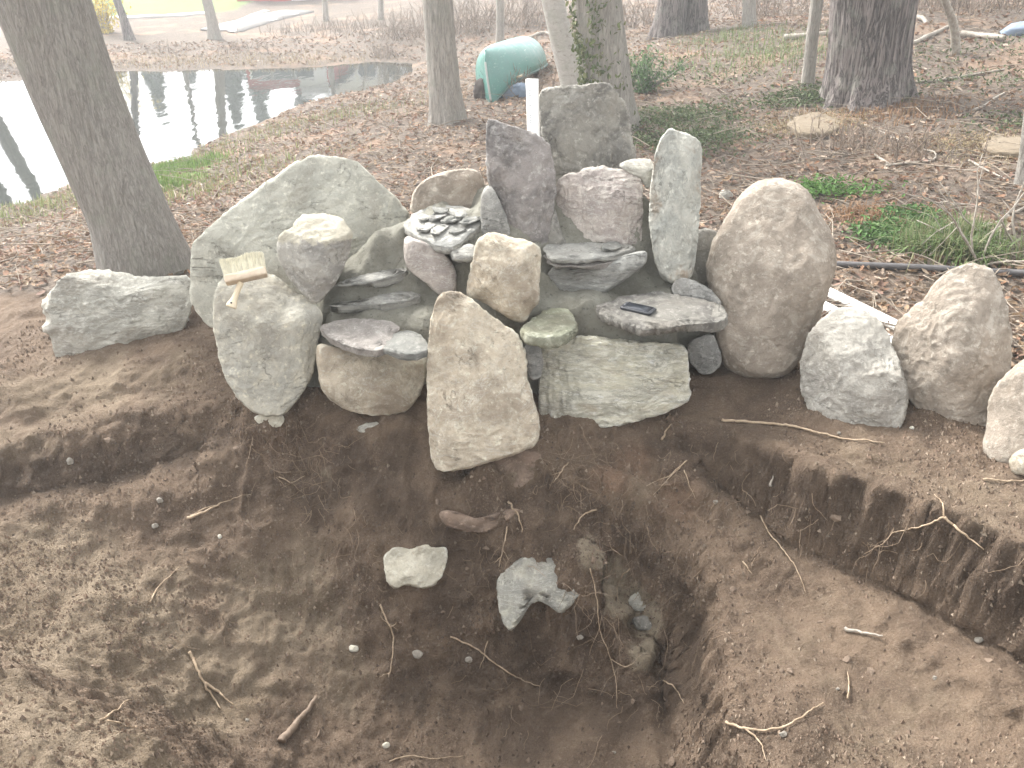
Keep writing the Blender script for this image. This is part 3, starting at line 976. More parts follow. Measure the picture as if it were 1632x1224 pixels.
stone('stone', 'narrow grey stone wedge left of the dark slanted stone', 'stone',
      [(766, 312), (774, 297), (785, 298), (800, 330), (816, 375), (800, 385), (768, 382)],
      'shade', y=3.58, T=(.05, .1), e=.45, ez=.5, sub=4, cuts=6, rough=.06, seed=17, group=GS)
stone('stone', 'large dark olive stone standing at the top back with notched face', 'stone',
      [(860, 150), (875, 142), (910, 142), (950, 138), (968, 137), (980, 152), (997, 170), (1000, 195), (1005, 225), (1013, 252), (1005, 285), (960, 300), (900, 300), (872, 290), (862, 220)],
      'dark2', y=4.0, T=(.09, .16), e=.36, ez=.5, sub=6, cuts=5, fl=[(0, .62, .62), (95, .4, .84), (-70, .35, .80)], rough=.07, seed=18, group=GS)
stone('stone', 'purple grey square block below the dark olive stone', 'stone',
      [(886, 292), (905, 277), (925, 275), (930, 268), (965, 266), (975, 270), (1010, 273), (1020, 285), (1024, 320), (1021, 360), (1017, 405), (1000, 412), (920, 412), (895, 385), (882, 345)],
      'purple', y=3.68, T=(.10, .14), e=.36, ez=.5, sub=6, cuts=5, fl=[(90, .62, .66), (200, .6, .62), (-30, .45, .78)], rough=.05, seed=19, group=GS)
stone('stone', 'small pale wedge stone resting between purple block and tall grey stone', 'stone',
      [(985, 263), (1003, 254), (1035, 253), (1042, 262), (1041, 290), (1031, 303), (1020, 284), (1000, 274)],
      'pale', y=3.72, T=(.06, .08), e=.42, ez=.5, sub=4, cuts=5, fl=[(90, .7, .55)], rough=.05, seed=20, group=GS)
stone('stone', 'thin broken stone wedged under the left edge of the purple block', 'stone',
      [(872, 400), (876, 352), (885, 330), (893, 365), (905, 395), (905, 412), (885, 415)],
      'coarse', y=3.62, T=(.05, .1), e=.5, ez=.5, sub=4, cuts=6, rough=.06, seed=40, group=GS)
# ---- right bench
stone('stone', 'wide slanting grey green stone under the layered slate bench', 'stone',
      [(872, 425), (930, 425), (985, 410), (1030, 398), (1027, 422), (1000, 443), (960, 468), (905, 484), (875, 474)],
      'slate', y=3.47, T=(.07, .16), e=.36, ez=.5, cuts=5, fl=[(180, .4, .8)], rough=.05, seed=21, group=GS)
stone('slab', 'layered grey slate bench slab, upper of the pair, below the purple block', 'slab',
      [(866, 400), (875, 393), (945, 390), (985, 379), (1010, 394), (1012, 400), (980, 412), (930, 419), (872, 418)],
      'slate', z=.475, T=(.012, .012), e=.16, ez=.2, cuts=1, rough=.14, seed=22, group=GS, strata=.006)
stone('slab', 'layered slate bench slab, lower of the pair, overhanging the slanting stone', 'slab',
      [(868, 405), (940, 398), (990, 392), (1028, 402), (1020, 410), (985, 420), (935, 430), (872, 428)],
      'ledge', z=.448, T=(.012, .014), e=.16, ez=.2, cuts=1, rough=.14, seed=23, group=GS, strata=.006)
stone('slate_chip', 'loose slate chip lying on the right end of the slate bench', 'slate chip',
      [(956, 394), (968, 387), (985, 386), (992, 394), (980, 400), (962, 401)],
      'chip', z=.495, T=(.006, .007), e=.16, ez=.22, sub=3, cuts=0, rough=.1, seed=24)
stone('stone', 'tall narrow grey green stone with rust stain beside the egg boulder', 'stone',
      [(1045, 245), (1055, 220), (1068, 206), (1080, 210), (1105, 218), (1118, 235), (1116, 270), (1113, 310), (1112, 370), (1105, 432), (1095, 446), (1075, 452), (1055, 444), (1042, 412), (1036, 350), (1040, 290)],
      'right_tall', y=3.56, T=(.08, .10), e=.38, ez=.5, sub=6, cuts=6, fl=[(10, .55, .68), (185, .4, .8)], rough=.05, seed=25, group=GS)
stone('stone', 'small olive stone tucked behind between tall grey stone and egg boulder', 'stone',
      [(1104, 382), (1118, 362), (1147, 370), (1154, 390), (1145, 440), (1128, 462), (1104, 458)],
      'dark2', y=3.68, T=(.05, .08), e=.42, ez=.5, sub=4, cuts=5, rough=.04, seed=26, group=GS)
stone('stone', 'low grey wedge stone behind the phone slab against the egg boulder', 'stone',
      [(1070, 457), (1083, 442), (1100, 445), (1130, 460), (1150, 480), (1147, 492), (1110, 486), (1076, 474)],
      'shade', y=3.40, T=(.05, .06), e=.4, ez=.5, sub=4, cuts=5, rough=.05, seed=27, group=GS)
stone('slab', 'thick coarse grey slab with the black phone lying on it', 'slab',
      [(948, 494), (975, 485), (1005, 474), (1050, 471), (1090, 477), (1130, 484), (1150, 492), (1158, 512), (1140, 519), (1100, 522), (1060, 531), (1022, 533), (1000, 526), (962, 508)],
      'coarse', z=.325, T=(.018, .034), e=.16, ez=.22, sub=6, cuts=1, rough=.10, seed=28, group=GS, strata=.02, fine=1.8)
stone('slab', 'small yellow green lichen stone left of the phone slab', 'slab',
      [(828, 531), (848, 513), (868, 498), (900, 496), (915, 508), (920, 524), (914, 536), (885, 546), (850, 543), (833, 538)],
      'lichen', z=.30, T=(.02, .035), e=.3, ez=.45, cuts=5, rough=.14, seed=29, group=GS, strata=.012)
stone('stone', 'wide cream veined block under the phone slab', 'stone',
      [(865, 558), (890, 546), (930, 538), (1000, 545), (1060, 549), (1092, 553), (1096, 600), (1094, 638), (1070, 650), (1030, 665), (980, 678), (940, 685), (905, 692), (870, 687), (862, 655), (861, 610)],
      'yellow', y=3.165, T=(.09, .16), e=.36, ez=.5, sub=6, cuts=6, fl=[(-20, .35, .84), (180, .35, .86), (-90, .4, .84)], rough=.06, seed=30, group=GS)
stone('stone', 'small blue grey filler stone between central stone and veined block', 'stone',
      [(834, 548), (862, 550), (866, 580), (861, 602), (846, 606), (836, 585)],
      'shade', y=3.10, T=(.04, .08), e=.45, ez=.5, sub=4, cuts=5, rough=.04, seed=31, group=GS)
stone('stone', 'small dark stone in the shade beneath the right end of the phone slab', 'stone',
      [(1094, 545), (1135, 530), (1147, 555), (1150, 578), (1137, 595), (1118, 598), (1098, 575)],
      'shade', y=3.37, T=(.05, .08), e=.45, ez=.5, sub=4, cuts=6, rough=.04, seed=32, group=GS)
# ---- boulders on the right
stone('boulder', 'tall egg shaped speckled tan boulder right of the stack', 'boulder',
      [(1127, 430), (1135, 390), (1155, 350), (1180, 310), (1205, 292), (1240, 286), (1270, 290), (1290, 305), (1305, 340), (1325, 375), (1334, 410), (1328, 440), (1310, 490), (1295, 530), (1275, 572), (1250, 597), (1220, 606), (1180, 600), (1150, 580), (1138, 545), (1145, 500), (1132, 465)],
      'egg', y=3.50, T=(.20, .2), e=.85, ez=.8, sub=6, cuts=3, fl=[(90, .5, .90)], rough=.022, seed=33, group=GB)
stone('boulder', 'squat grey boulder with a small pit in its face in front of the white pipes', 'boulder',
      [(1275, 585), (1285, 550), (1305, 515), (1330, 495), (1355, 490), (1380, 498), (1400, 515), (1415, 535), (1422, 555), (1440, 600), (1446, 640), (1438, 674), (1420, 688), (1390, 686), (1340, 684), (1310, 677), (1290, 652), (1280, 620)],
      'grey', y=3.09, T=(.16, .17), e=.62, ez=.62, sub=6, cuts=6, fl=[(80, .6, .74), (-80, .45, .80), (180, .6, .80)], rough=.045, seed=34, group=GB)
stone('boulder', 'big pointed tan boulder second from the right edge', 'boulder',
      [(1425, 545), (1430, 515), (1450, 500), (1475, 480), (1485, 460), (1510, 435), (1545, 423), (1575, 428), (1590, 455), (1603, 490), (1612, 540), (1608, 580), (1592, 645), (1577, 692), (1545, 698), (1500, 682), (1465, 655), (1440, 612), (1422, 575)],
      'egg', y=3.09, T=(.19, .19), e=.58, ez=.65, sub=6, cuts=6, fl=[(60, .6, .74), (-100, .5, .72), (0, .6, .74), (150, .55, .8)], rough=.045, seed=35, group=GB)
stone('boulder', 'smooth reddish tan boulder cut off by the right edge', 'boulder',
      [(1576, 640), (1590, 615), (1615, 590), (1640, 570), (1700, 560), (1745, 600), (1740, 690), (1700, 745), (1640, 752), (1600, 748), (1575, 738), (1567, 710), (1576, 680)],
      'egg', y=2.74, T=(.16, .18), e=.7, ez=.7, cuts=6, rough=.03, seed=36, group=GB)
stone('stone', 'small round reddish stone at the foot of the right edge boulder', 'stone',
      [(1607, 738), (1615, 722), (1635, 714), (1655, 722), (1660, 745), (1640, 760), (1615, 757)],
      'tan', y=2.55, T=(.05, .05), e=.8, ez=.8, sub=4, cuts=5, rough=.03, seed=37)
# ---- stones buried in the wall of the pit


def buried(label, poly, mat, dist, T, seed, sub=5, e=.4, rough=.06, cuts=6, name='embedded_stone'):
    pu = np.array(poly, float)
    uc, vc = (pu.max(0) + pu.min(0)) / 2
    p = hit(uc, vc)
    d = (CAM - p) / np.linalg.norm(CAM - p)
    return stone(name, label, 'stone', poly, mat, base=p + d * (dist - .014), T=T, e=e, ez=.5, sub=sub, cuts=cuts, rough=rough, seed=seed, group='stones buried in the pit wall')


buried('pale cream stone showing in the earth wall of the pit', [(613, 885), (630, 872), (660, 876), (675, 869), (690, 874), (712, 872), (712, 893), (705, 915), (690, 933), (670, 937), (650, 928), (632, 938), (620, 930), (614, 905)], 'white', .0, (.045, .1), 50)
buried('grey split stone with notched bottom in the pit wall', [(795, 918), (815, 903), (832, 890), (858, 886), (885, 887), (903, 897), (915, 913), (922, 945), (908, 965), (892, 978), (875, 965), (860, 955), (845, 962), (832, 985), (816, 1004), (800, 990), (794, 955)], 'sunk', .062, (.03, .16), 51)
buried('long red brown stone lying in the earth below the central stone', [(698, 818), (715, 812), (735, 818), (760, 828), (785, 818), (812, 810), (832, 812), (830, 828), (800, 836), (770, 848), (735, 846), (708, 836)], 'redrock', .0, (.05, .06), 52)
buried('broad brown flat stone buried at the foot of the central stone', [(775, 725), (830, 716), (862, 720), (866, 750), (860, 778), (820, 782), (780, 775), (768, 750)], 'redrock', -.015, (.035, .06), 53)
buried('small white stone bit in the earth below the brush boulder', [(404, 664), (425, 658), (450, 660), (455, 670), (445, 681), (425, 680), (410, 674)], 'white', .0, (.02, .03), 54, 4)
buried('small grey stone bit in the earth below the ledge block', [(563, 682), (585, 675), (604, 671), (604, 688), (590, 690), (570, 688)], 'sunk', .0, (.02, .03), 55, 4)
buried('clay covered stone lump in the right wall of the pit', [(1000, 955), (1018, 940), (1038, 945), (1042, 968), (1025, 975), (1008, 972)], 'sunk', .0, (.02, .03), 56, 4)
buried('clay covered stone lump below the first in the right pit wall', [(1005, 985), (1030, 980), (1058, 962), (1060, 985), (1042, 1003), (1015, 1005)], 'coarse', -.01, (.02, .03), 57, 4)

# ------------------------------------------------------------------ mortar bed
mpt = [pz(u, v, z) for u, v, z in [(u_, v_, z_) for v_, z_ in ((508, .262), (490, .285), (478, .305), (463, .338), (445, .382), (428, .408)) for u_ in (535, 575, 615, 660)] + [(690, 520, .25), (695, 470, .32),
                                   (880, 475, .285), (930, 515, .275), (900, 556, .25), (1000, 465, .305), (1040, 452, .325), (1060, 462, .32), (830, 520, .27), (960, 540, .265), (740, 480, .31), (700, 500, .27)]]
mpt += [py(u, v, y) for u, v, y in [(600, 392, 3.50), (640, 380, 3.54), (735, 440, 3.4), (870, 440, 3.40), (870, 470, 3.36), (1030, 330, 3.64), (1030, 390, 3.60), (1030, 430, 3.54), (660, 430, 3.47), (720, 330, 3.80), (700, 328, 3.80), (760, 310, 3.83),
                                    (860, 400, 3.55), (880, 300, 3.75)]]
mpt = [tuple(p) for p in mpt] + [(x, 3.20, .16) for x in (-.65, -.4, -.1, .2, .5, .62)] + [(x, 3.13, -.15) for x in (-.6, -.3, 0, .3, .6)] + [(x, 2.95, -.4) for x in (-.6, -.3, 0, .3, .6)] + \
    [(x, 4.02, .35) for x in (-.3, 0, .3, .6)] + [(x, 4.14, -.15) for x in (-.6, -.3, 0, .3, .6)] + [(-.95, 3.2, -.2), (-.95, 3.6, .1), (-1.0, 4.0, -.2), (.9, 3.2, -.2), (.98, 3.6, -.05), (1.0, 4.0, -.2), (.8, 3.35, .25), (.78, 3.6, .35), (-.7, 3.3, .2),
     (-.5, 3.75, .48), (-.2, 3.8, .54), (0, 3.9, .6), (.3, 3.9, .6), (.6, 3.8, .45)]
mpt = np.array(mpt)
k_ = len(mpt)
KK = np.zeros((k_ + 3, k_ + 3))
KK[:k_, :k_] = _phi(mpt[:, :2], mpt[:, :2]) - 2e-3 * np.eye(k_)
KK[:k_, k_] = 1
KK[:k_, k_ + 1:] = mpt[:, :2]
KK[k_:, :k_] = KK[:k_, k_:].T
mw = np.linalg.solve(KK, np.concatenate([mpt[:, 2], [0, 0, 0]]))
mxs, mys = np.arange(-1.0, 1.02, .0085), np.arange(2.92, 4.16, .0085)
MX, MY = np.meshgrid(mxs, mys)
mxy = np.c_[MX.ravel(), MY.ravel()]
mz = _phi(mxy, mpt[:, :2]) @ mw[:k_] + mw[k_] + mxy @ mw[k_ + 1:]
mz = mz + .012
front = 3.23 + .02 * np.sin(mxy[:, 0] * 9)
fcut = np.clip((mxy[:, 1] - front + .05) / .06, 0, 1) * np.clip(1 - (mxy[:, 0] - .66) / .05 * (mxy[:, 1] < 3.46), 0, 1)
mz = np.minimum(mz, .45 + 2 * fcut) * fcut - .4 * (1 - fcut)
pm = np.c_[mxy, mz]
mz = mz + fbm(pm * 9, 3) * .018 + fbm(pm * 24 + 4, 4, ridged=True) * .009 + np.maximum(fbm(pm * 70 + 4, 2), 0) * .006
inner = np.clip(np.minimum.reduce([(mxy[:, 0] + 1.0) / .06, (1.01 - mxy[:, 0]) / .06, (mxy[:, 1] - 2.92) / .05, (4.15 - mxy[:, 1]) / .05]), 0, 1)
mz = mz * inner + (1 - inner) * -.5
pm = np.c_[mxy, mz]
pm[:, 1] += fbm(pm * 12 + 8, 3) * .012
a_ = len(mxs)
im = (np.arange(len(mys) - 1)[:, None] * a_ + np.arange(a_ - 1)[None, :]).ravel()
mo = link('mortar', mesh_np('mortar', pm, np.stack([im, im + 1, im + a_ + 1, im + a_], -1)), M['mortar'])
tag(mo, 'rough grey mortar bed filling the gaps between the stacked stones', 'mortar')

# ------------------------------------------------------------------ slate chips on their slab
for i, (poly, zz, m_, lb) in enumerate([
    ([(688, 333), (700, 330), (716, 333), (714, 340), (696, 341)], .60, 'chip', 'pale slate chip at the back left of the chip slab'),
    ([(682, 346), (694, 339), (715, 338), (712, 345), (695, 351), (684, 352)], .59, 'shade', 'dark blue slate chip lying under the back pale chip'),
    ([(700, 353), (712, 345), (735, 342), (742, 348), (722, 355), (708, 356)], .585, 'chip', 'large blue grey slate chip in the middle of the chip slab'),
    ([(730, 354), (742, 347), (764, 345), (768, 350), (750, 358), (736, 359)], .585, 'chip', 'blue grey slate chip at the right back edge of the chip slab'),
    ([(664, 366), (674, 358), (692, 354), (698, 359), (682, 369), (668, 370)], .575, 'slate', 'grey slate chip at the left front of the chip slab'),
    ([(684, 368), (696, 360), (716, 358), (714, 364), (700, 374), (686, 376)], .570, 'slate', 'narrow slate chip in the front row between two others'),
    ([(712, 371), (722, 364), (744, 364), (742, 369), (724, 374)], .568, 'chip', 'slate chip at the right front of the chip slab'),
    ([(664, 349), (676, 344), (690, 343), (684, 350), (670, 353)], .585, 'slate', 'small grey slate chip at the left rim of the chip slab'),
    ([(722, 343), (732, 338), (746, 340), (742, 346), (728, 347)], .598, 'slate', 'small slate chip at the back right of the chip slab'),
]):
    stone('slate_chip', lb, 'slate chip', poly, m_, z=zz + .005, slope=(random.uniform(-.06, .06), .08 + random.uniform(-.05, .05)), T=(.004, .004), e=.14, ez=.2, sub=4, cuts=0, rough=.12, jag=.2, seed=60 + i, group='slate chips on the chip slab')

# ------------------------------------------------------------------ phone
pp = pz(1017, 494, .346)
a0, a1 = pz(990, 488, .346), pz(1044, 500, .346)
ph = atan2(a1[1] - a0[1], a1[0] - a0[0])
phone = empty('phone', tuple(pp), 'black mobile phone lying on the coarse grey slab', 'phone', rz=ph)


def rounded(w, h, r, n=6):
    out = []
    for cx, cy, a in ((w / 2 - r, h / 2 - r, 0), (-w / 2 + r, h / 2 - r, 90), (-w / 2 + r, -h / 2 + r, 180), (w / 2 - r, -h / 2 + r, 270)):
        for k in range(n + 1):
            t = R(a + 90 * k / n)
            out.append((cx + r * cos(t), cy + r * sin(t)))
    return np.array(out)


def prism(mb, P, z0, z1, bev=0.0):
    n = len(P)
    c = P.mean(0)
    lv = [(z0, 1 - bev), (z0 + bev * .06, 1), (z1 - bev * .06, 1), (z1, 1 - bev)] if bev else [(z0, 1), (z1, 1)]
    V = np.concatenate([np.c_[c + (P - c) * s, np.full(n, z)] for z, s in lv] + [[[c[0], c[1], z0], [c[0], c[1], z1]]])
    Q, T = [], []
    for l in range(len(lv) - 1):
        for i in range(n):
            j = (i + 1) % n
            Q.append((l * n + i, l * n + j, (l + 1) * n + j, (l + 1) * n + i))
    b = len(lv) * n
    for i in range(n):
        j = (i + 1) % n
        T += [(b, j, i), (b + 1, b - n + i, b - n + j)]
    mb.add(V, T, Q)


mb = MB()
prism(mb, rounded(.132, .068, .012), 0, .0115, .05)
mb.build('case', M['black'], phone)
mb = MB()
prism(mb, rounded(.104, .060, .003), .0113, .0122)
mb.build('screen', M['screen'], phone)
mb = MB()
prism(mb, rounded(.003, .016, .0014), .0115, .0128)
mb.V = [v + np.array([.058, 0, 0]) for v in mb.V]
mb.build('home_button', M['black'], phone)
mb = MB()
prism(mb, rounded(.002, .012, .0009), .0115, .0125)
mb.V = [v + np.array([-.058, 0, 0]) for v in mb.V]
mb.build('speaker_slot', M['print'], phone)

# ------------------------------------------------------------------ brush lying on its boulder
bp = py(392, 440, 3.05)
axx = py(424, 432, 3.09) - py(359, 446, 3.05)
axx /= np.linalg.norm(axx)
hd = py(368, 488, 2.985) - py(384, 452, 3.045)
hd = hd - axx * (hd @ axx)
hd /= np.linalg.norm(hd)
nn_ = np.cross(axx, hd)
if nn_[2] < 0:
    nn_ = -nn_
Rb = np.array([axx, -hd, nn_]).T
brush = empty('brush', tuple(bp), 'wide cream bristle brush with wooden handle lying on the boulder', 'brush')


def loc(P):
    return np.asarray(P, float) @ Rb.T


hdir = np.array(loc([[0, 0, 0]]))
mb = MB()
prism(mb, rounded(.150, .030, .006), -.021, .021, .04)
mb.V = [loc(v) for v in mb.V]
mb.build('block', M['wood_b'], brush)
# handle in the brush's own frame, following the line seen in the photograph
h0 = py(384, 450, 3.04) - bp
h1 = py(368, 490, 2.99) - bp
mb = MB()
t = np.linspace(0, 1, 26)
mb.tube(h0 + (h1 - h0) * t[:, None], .0115 + .008 * np.exp(-((t - .93) / .16) ** 2) - .0015 * np.exp(-((t - .35) / .2) ** 2), 16)
hn = mb.build('handle', M['wood_l'], brush)
mb = MB()
hp = h0 + (h1 - h0) * .88
mb.tube([hp + nn_ * .0165, hp + nn_ * .0205], .0035, 10)
mb.build('hanging_hole', M['black'], hn)
mb = MB()
mb.add(loc(np.array([[x, y, z] for x in (-.070, .070) for y in (.01, .056) for z in (-.014, .010)])), None, [(0, 1, 3, 2), (4, 6, 7, 5), (0, 4, 5, 1), (2, 3, 7, 6), (0, 2, 6, 4), (1, 5, 7, 3)], (.84, .79, .60))
for k in range(4200):
    x = random.uniform(-.073, .073)
    zz = random.uniform(-.019, .019)
    L_ = .062 + random.uniform(-.008, .008) + .004 * sin(x * 60)
    sx, sz_ = x * .04 + random.gauss(0, .002), random.gauss(0, .004) - .004
    pts = loc([[x, .012, zz], [x + sx * .5, .012 + L_ * .55, zz + sz_ * .4], [x + sx, .012 + L_, zz + sz_ - .006]])
    g_ = random.uniform(.85, 1.1)
    mb.tube(pts, [.0017, .0016, .0008], 3, False, (.90 * g_, .85 * g_, .66 * g_))
bo = mb.build('bristles', M['bristle'], brush)
tag(bo, kind='stuff')

# ------------------------------------------------------------------ pipes


def pipe(name, label, A, B, r, mat, group=None, wall=.004, cat='pipe'):
    A, B = np.array(A, float), np.array(B, float)
    mb = MB()
    d = (B - A) / np.linalg.norm(B - A)
    P = [A, A, B, B, B - d * .06]
    n = 28
    V1, Q1, _ = tube_np(np.linspace(A, B, 12), r, n, False)
    V2, Q2, _ = tube_np(np.linspace(A, B, 12), r - wall, n, False)
    m = len(V1)
    Q = [Q1, Q2[:, ::-1] + m]
    for e0 in (0, 11 * n):
        j = np.arange(n)
        k = (j + 1) % n
        ring = np.stack([e0 + j, m + e0 + j, m + e0 + k, e0 + k], -1)
        Q.append(ring if e0 == 0 else ring[:, ::-1])
    mb.add(np.concatenate([V1, V2]), None, np.concatenate(Q))
    o = mb.build(name, mat, None, tuple(A))
    return tag(o, label, cat, group)


pA = py(848, 126, 3.86)
pB = py(851, 240, 3.80)
pB = pA + (pB - pA) * 1.9
vp = pipe('plastic_pipe', 'upright white plastic pipe standing behind the dark stones', pB, pA, .0265, M['pvc'])
# faint grey ink down its side, illegible in the photograph
mb = MB()
axis = (pA - pB) / np.linalg.norm(pA - pB)
fr = np.array([-.42, -.9, 0])
fr -= axis * (fr @ axis)
fr /= np.linalg.norm(fr)
sd = np.cross(axis, fr)
for k in range(15):
    if k in (4, 9):
        continue
    c0 = pA - axis * (.035 + k * .0098)
    w = random.uniform(.004, .006)
    for s in range(random.choice((1, 2))):
        cc_ = c0 + fr * .0268 + sd * (s * .004 - .002)
        V = [cc_ - sd * w * .5, cc_ + sd * w * .5, cc_ + sd * w * .5 - axis * .005, cc_ - sd * w * .5 - axis * .005]
        mb.add(np.array(V), None, [(0, 1, 2, 3)])
mb.build('printed_marks', M['print'], vp, tuple(np.array(vp.location) * 0))
vp.children[0].location = -np.array(vp.location)

for nm, lb, (ua, va), (ub, vb), dz in [('plastic_pipe', 'white plastic pipe on the ground behind the boulders, upper of two', (1290, 452), (1450, 531), .05),
                                       ('plastic_pipe', 'white plastic pipe on the ground behind the boulders, lower of two', (1272, 468), (1470, 572), .04)]:
    A = hit(ua, va)
    B = hit(ub, vb)
    A = py(ua, va, A[1] - .02) + np.array([0, 0, .0])
    B = py(ub, vb, B[1] - .02)
    d = (B - A) / np.linalg.norm(B - A)
    pipe(nm, lb, A - d * .12, B + d * .25, .029, M['pvc'], 'white pipes lying behind the boulders')
mb = MB()
P = [hit(u, v) for u, v in ((1180, 424), (1260, 425), (1340, 427), (1420, 430), (1500, 434), (1570, 438), (1640, 442), (1760, 452))]
P = [on_ground(p, .02) for p in P]
mb.tube(spline(P, 60), .017, 14)
tag(mb.build('hose', M['hose'], None, tuple(P[0])), 'thin dark pipe running across the leaves behind the boulders', 'hose')

# ------------------------------------------------------------------ canoe, keel up


def canoe():
    root = empty('canoe', (0, 0, 0), 'green canoe lying upside down on the leaves by the pond', 'canoe')
    L, B, D = 4.0, .80, .42
    ns, na = 70, 29
    V = []
    for i in range(ns):
        s = i / (ns - 1) * 2 - 1
        a = abs(s)
        w = max(.010, B / 2 * (1 - a ** 2.1) ** .95)
        gun = .02 - .20 * a ** 5                # sheer sweeps down at the ends (upside down)
        keel = D - .05 * a ** 3 - .10 * max(0, (a - .88) / .12) ** 2
        ex = 2.6 - 1.3 * a ** 3
        for j in range(na):
            t = j / (na - 1) * pi
            cx, sz_ = cos(t), sin(t)
            x = w * np.sign(cx) * abs(cx) ** (2 / ex)
            z = gun + (keel - gun) * abs(sz_) ** (2 / ex)
            y = s * L / 2 * (1 - .03 * (1 - abs(sz_)) * 0)
            if a > .9:
                y = np.sign(s) * (L / 2 * .9 + (a - .9) * L / 2 * (.62 + .5 * (1 - ((z - gun) / (keel - gun + 1e-6)) ** 2)))
            V.append((x, y, z))
    V = np.array(V)
    i = np.arange(ns - 1)[:, None] * na
    j = np.arange(na - 1)[None, :]
    Q = np.stack([i + j, i + j + 1, i + na + j + 1, i + na + j], -1).reshape(-1, 4)
    k = NT('green_canoe_plastic', .38)
    k.b.inputs['Specular IOR Level'].default_value = .5
    n1 = k.noise(8, 7, .7)
    c = k.mix(k.ramp(n1, .35, .65), (.04, .17, .14), (.065, .215, .18))
    c = k.mix(k.ramp(k.noise(50, 5, .7, k.map((1, .06, 1))), .58, .72), c, (.30, .42, .38))
    M['canoe'] = k.done(c, k.bump(n1, .08, .004), k.ramp(n1, .3, .7, .28, .5))
    M['canoe_in'] = mat_plain('canoe_inside', (.06, .13, .11), .6)
    hull = link('hull', mesh_np('hull', V, Q), M['canoe'], root)
    sol = hull.modifiers.new('thickness', 'SOLIDIFY')
    sol.thickness = .006
    for side in (0, na - 1):
        mb = MB()
        mb.tube(V[side::na], .016, 8)
        mb.build('gunwale', M['rim'], root)
    mb = MB()
    mid = na // 2
    P = V[mid::na].copy()
    P[:, 2] += .004
    mb.tube(P[3:-3], .008, 6)
    mb.build('keel_line', M['canoe'], root)
    for e0 in (0, ns - 1):
        mb = MB()
        E = V[e0 * na:(e0 + 1) * na]
        P = E[:mid + 1].copy()
        P[:, 0] = 0
        P[:, 1] += -.004 if e0 == 0 else .004
        mb.tube(P[2:], .012, 8)
        mb.build('stem_band', M['alu'], root)
    for yy in (-1.3, 0, 1.3):
        s = abs(yy / (L / 2))
        w = B / 2 * (1 - s ** 2.6) ** .80
        mb = MB()
        mb.box((0, yy, .03), (2 * w - .02, .14 if yy else .05, .02))
        mb.build('seat' if yy else 'thwart', M['wood_l'], root)
    return root


M['rim'] = mat_plain('dark_green_trim', (.06, .13, .11), .6, .2, 30, .1)
M['alu'] = mat_plain('pale_worn_trim', (.36, .37, .35), .5, .2, 30, .1)
cn = canoe()
nb_ = hit(790, 163)
fb_ = pz(842, 106, -.05)
dirv = fb_ - nb_
yaw = atan2(dirv[1], dirv[0]) - pi / 2
cn.rotation_euler = (R(-3.5), R(-11), yaw)
dv = np.array([-sin(yaw), cos(yaw)])
cn.location = (nb_[0] + dv[0] * 2.0 - .05, nb_[1] + dv[1] * 2.0, hgt([[nb_[0] + dv[0] * 2.3, nb_[1] + dv[1] * 2.3]])[0] + .05)

# ------------------------------------------------------------------ trees


def bark_trunk(name, C, rad, mat, parent, sides=56, amp=.05, fur=9, loc_=(0, 0, 0), flare=0.0):
    C = np.asarray(C, float)
    n = len(C)
    V, Q, T = tube_np(C, rad, sides, True)
    body = V[:n * sides].reshape(n, sides, 3)
    ax = C[:, None, :]
    d = body - ax
    rl = np.linalg.norm(d, axis=2, keepdims=True)
    dn = d / (rl + 1e-9)
    p = body.reshape(-1, 3)
    q = np.c_[dn.reshape(-1, 3)[:, :2] * fur * .55, p[:, 2] * 1.1]
    ns_ = fbm(q, 4, ridged=True).reshape(n, sides, 1) * amp + fbm(np.c_[dn.reshape(-1, 3)[:, :2] * 1.6, p[:, 2] * .9], 3).reshape(n, sides, 1) * .07
    if flare:
        h = np.clip(1 - (C[:, 2] - C[0, 2]) / .55, 0, 1) ** 2
        rt = np.maximum(fbm(np.c_[dn.reshape(-1, 3)[:, :2] * 2.3, np.full(n * sides, C[0, 0] * 7)], 2).reshape(n, sides, 1), -.2)
        ns_ = ns_ + h[:, None, None] * (flare * .45 + rt * flare * 1.3)
    body = ax + d * (1 + ns_)
    V[:n * sides] = body.reshape(-1, 3)
    V = V - np.array(loc_)
    return link(name, mesh_np(name, V, [Q, T]), mat, parent)


def bare_crown(top, dirv, r0, parent, mat, loc_, n=9, length=2.2, seed=0, starts=None):
    rs = np.random.default_rng(seed)
    mb = MB()

    def limb(p, d, L, r, depth):
        k = 7
        P = [p]
        for _ in range(k - 1):
            d = d + rs.normal(0, .16, 3) + np.array([0, 0, .05])
            d /= np.linalg.norm(d)
            P.append(P[-1] + d * L / k)
        P = np.array(P)
        mb.tube(P, np.linspace(r, r * .35, k), 5 if depth else 7, False, (.5, .5, .5))
        if depth < 3 and r > .003:
            for _ in range(3 if depth < 2 else 2):
                i = rs.integers(2, k)
                dd = d + rs.normal(0, .55, 3)
                dd /= np.linalg.norm(dd)
                limb(P[i], dd, L * rs.uniform(.45, .7), r * .5, depth + 1)
    for s in range(n):
        p = np.array(starts[s % len(starts)]) if starts is not None else np.array(top)
        az = rs.uniform(0, 2 * pi)
        d = np.array([cos(az) * .8, sin(az) * .8, rs.uniform(.4, 1.1)]) + np.array(dirv) * .5
        d /= np.linalg.norm(d)
        limb(p, d, length * rs.uniform(.7, 1.2), r0, 0)
    mb.C = []
    return mb.build('crown', mat, parent, None) if False else link('crown', _shift(mb, loc_).mesh('crown'), mat, parent)


def _shift(mb, l):
    mb.V = [v - np.array(l) for v in mb.V]
    return mb


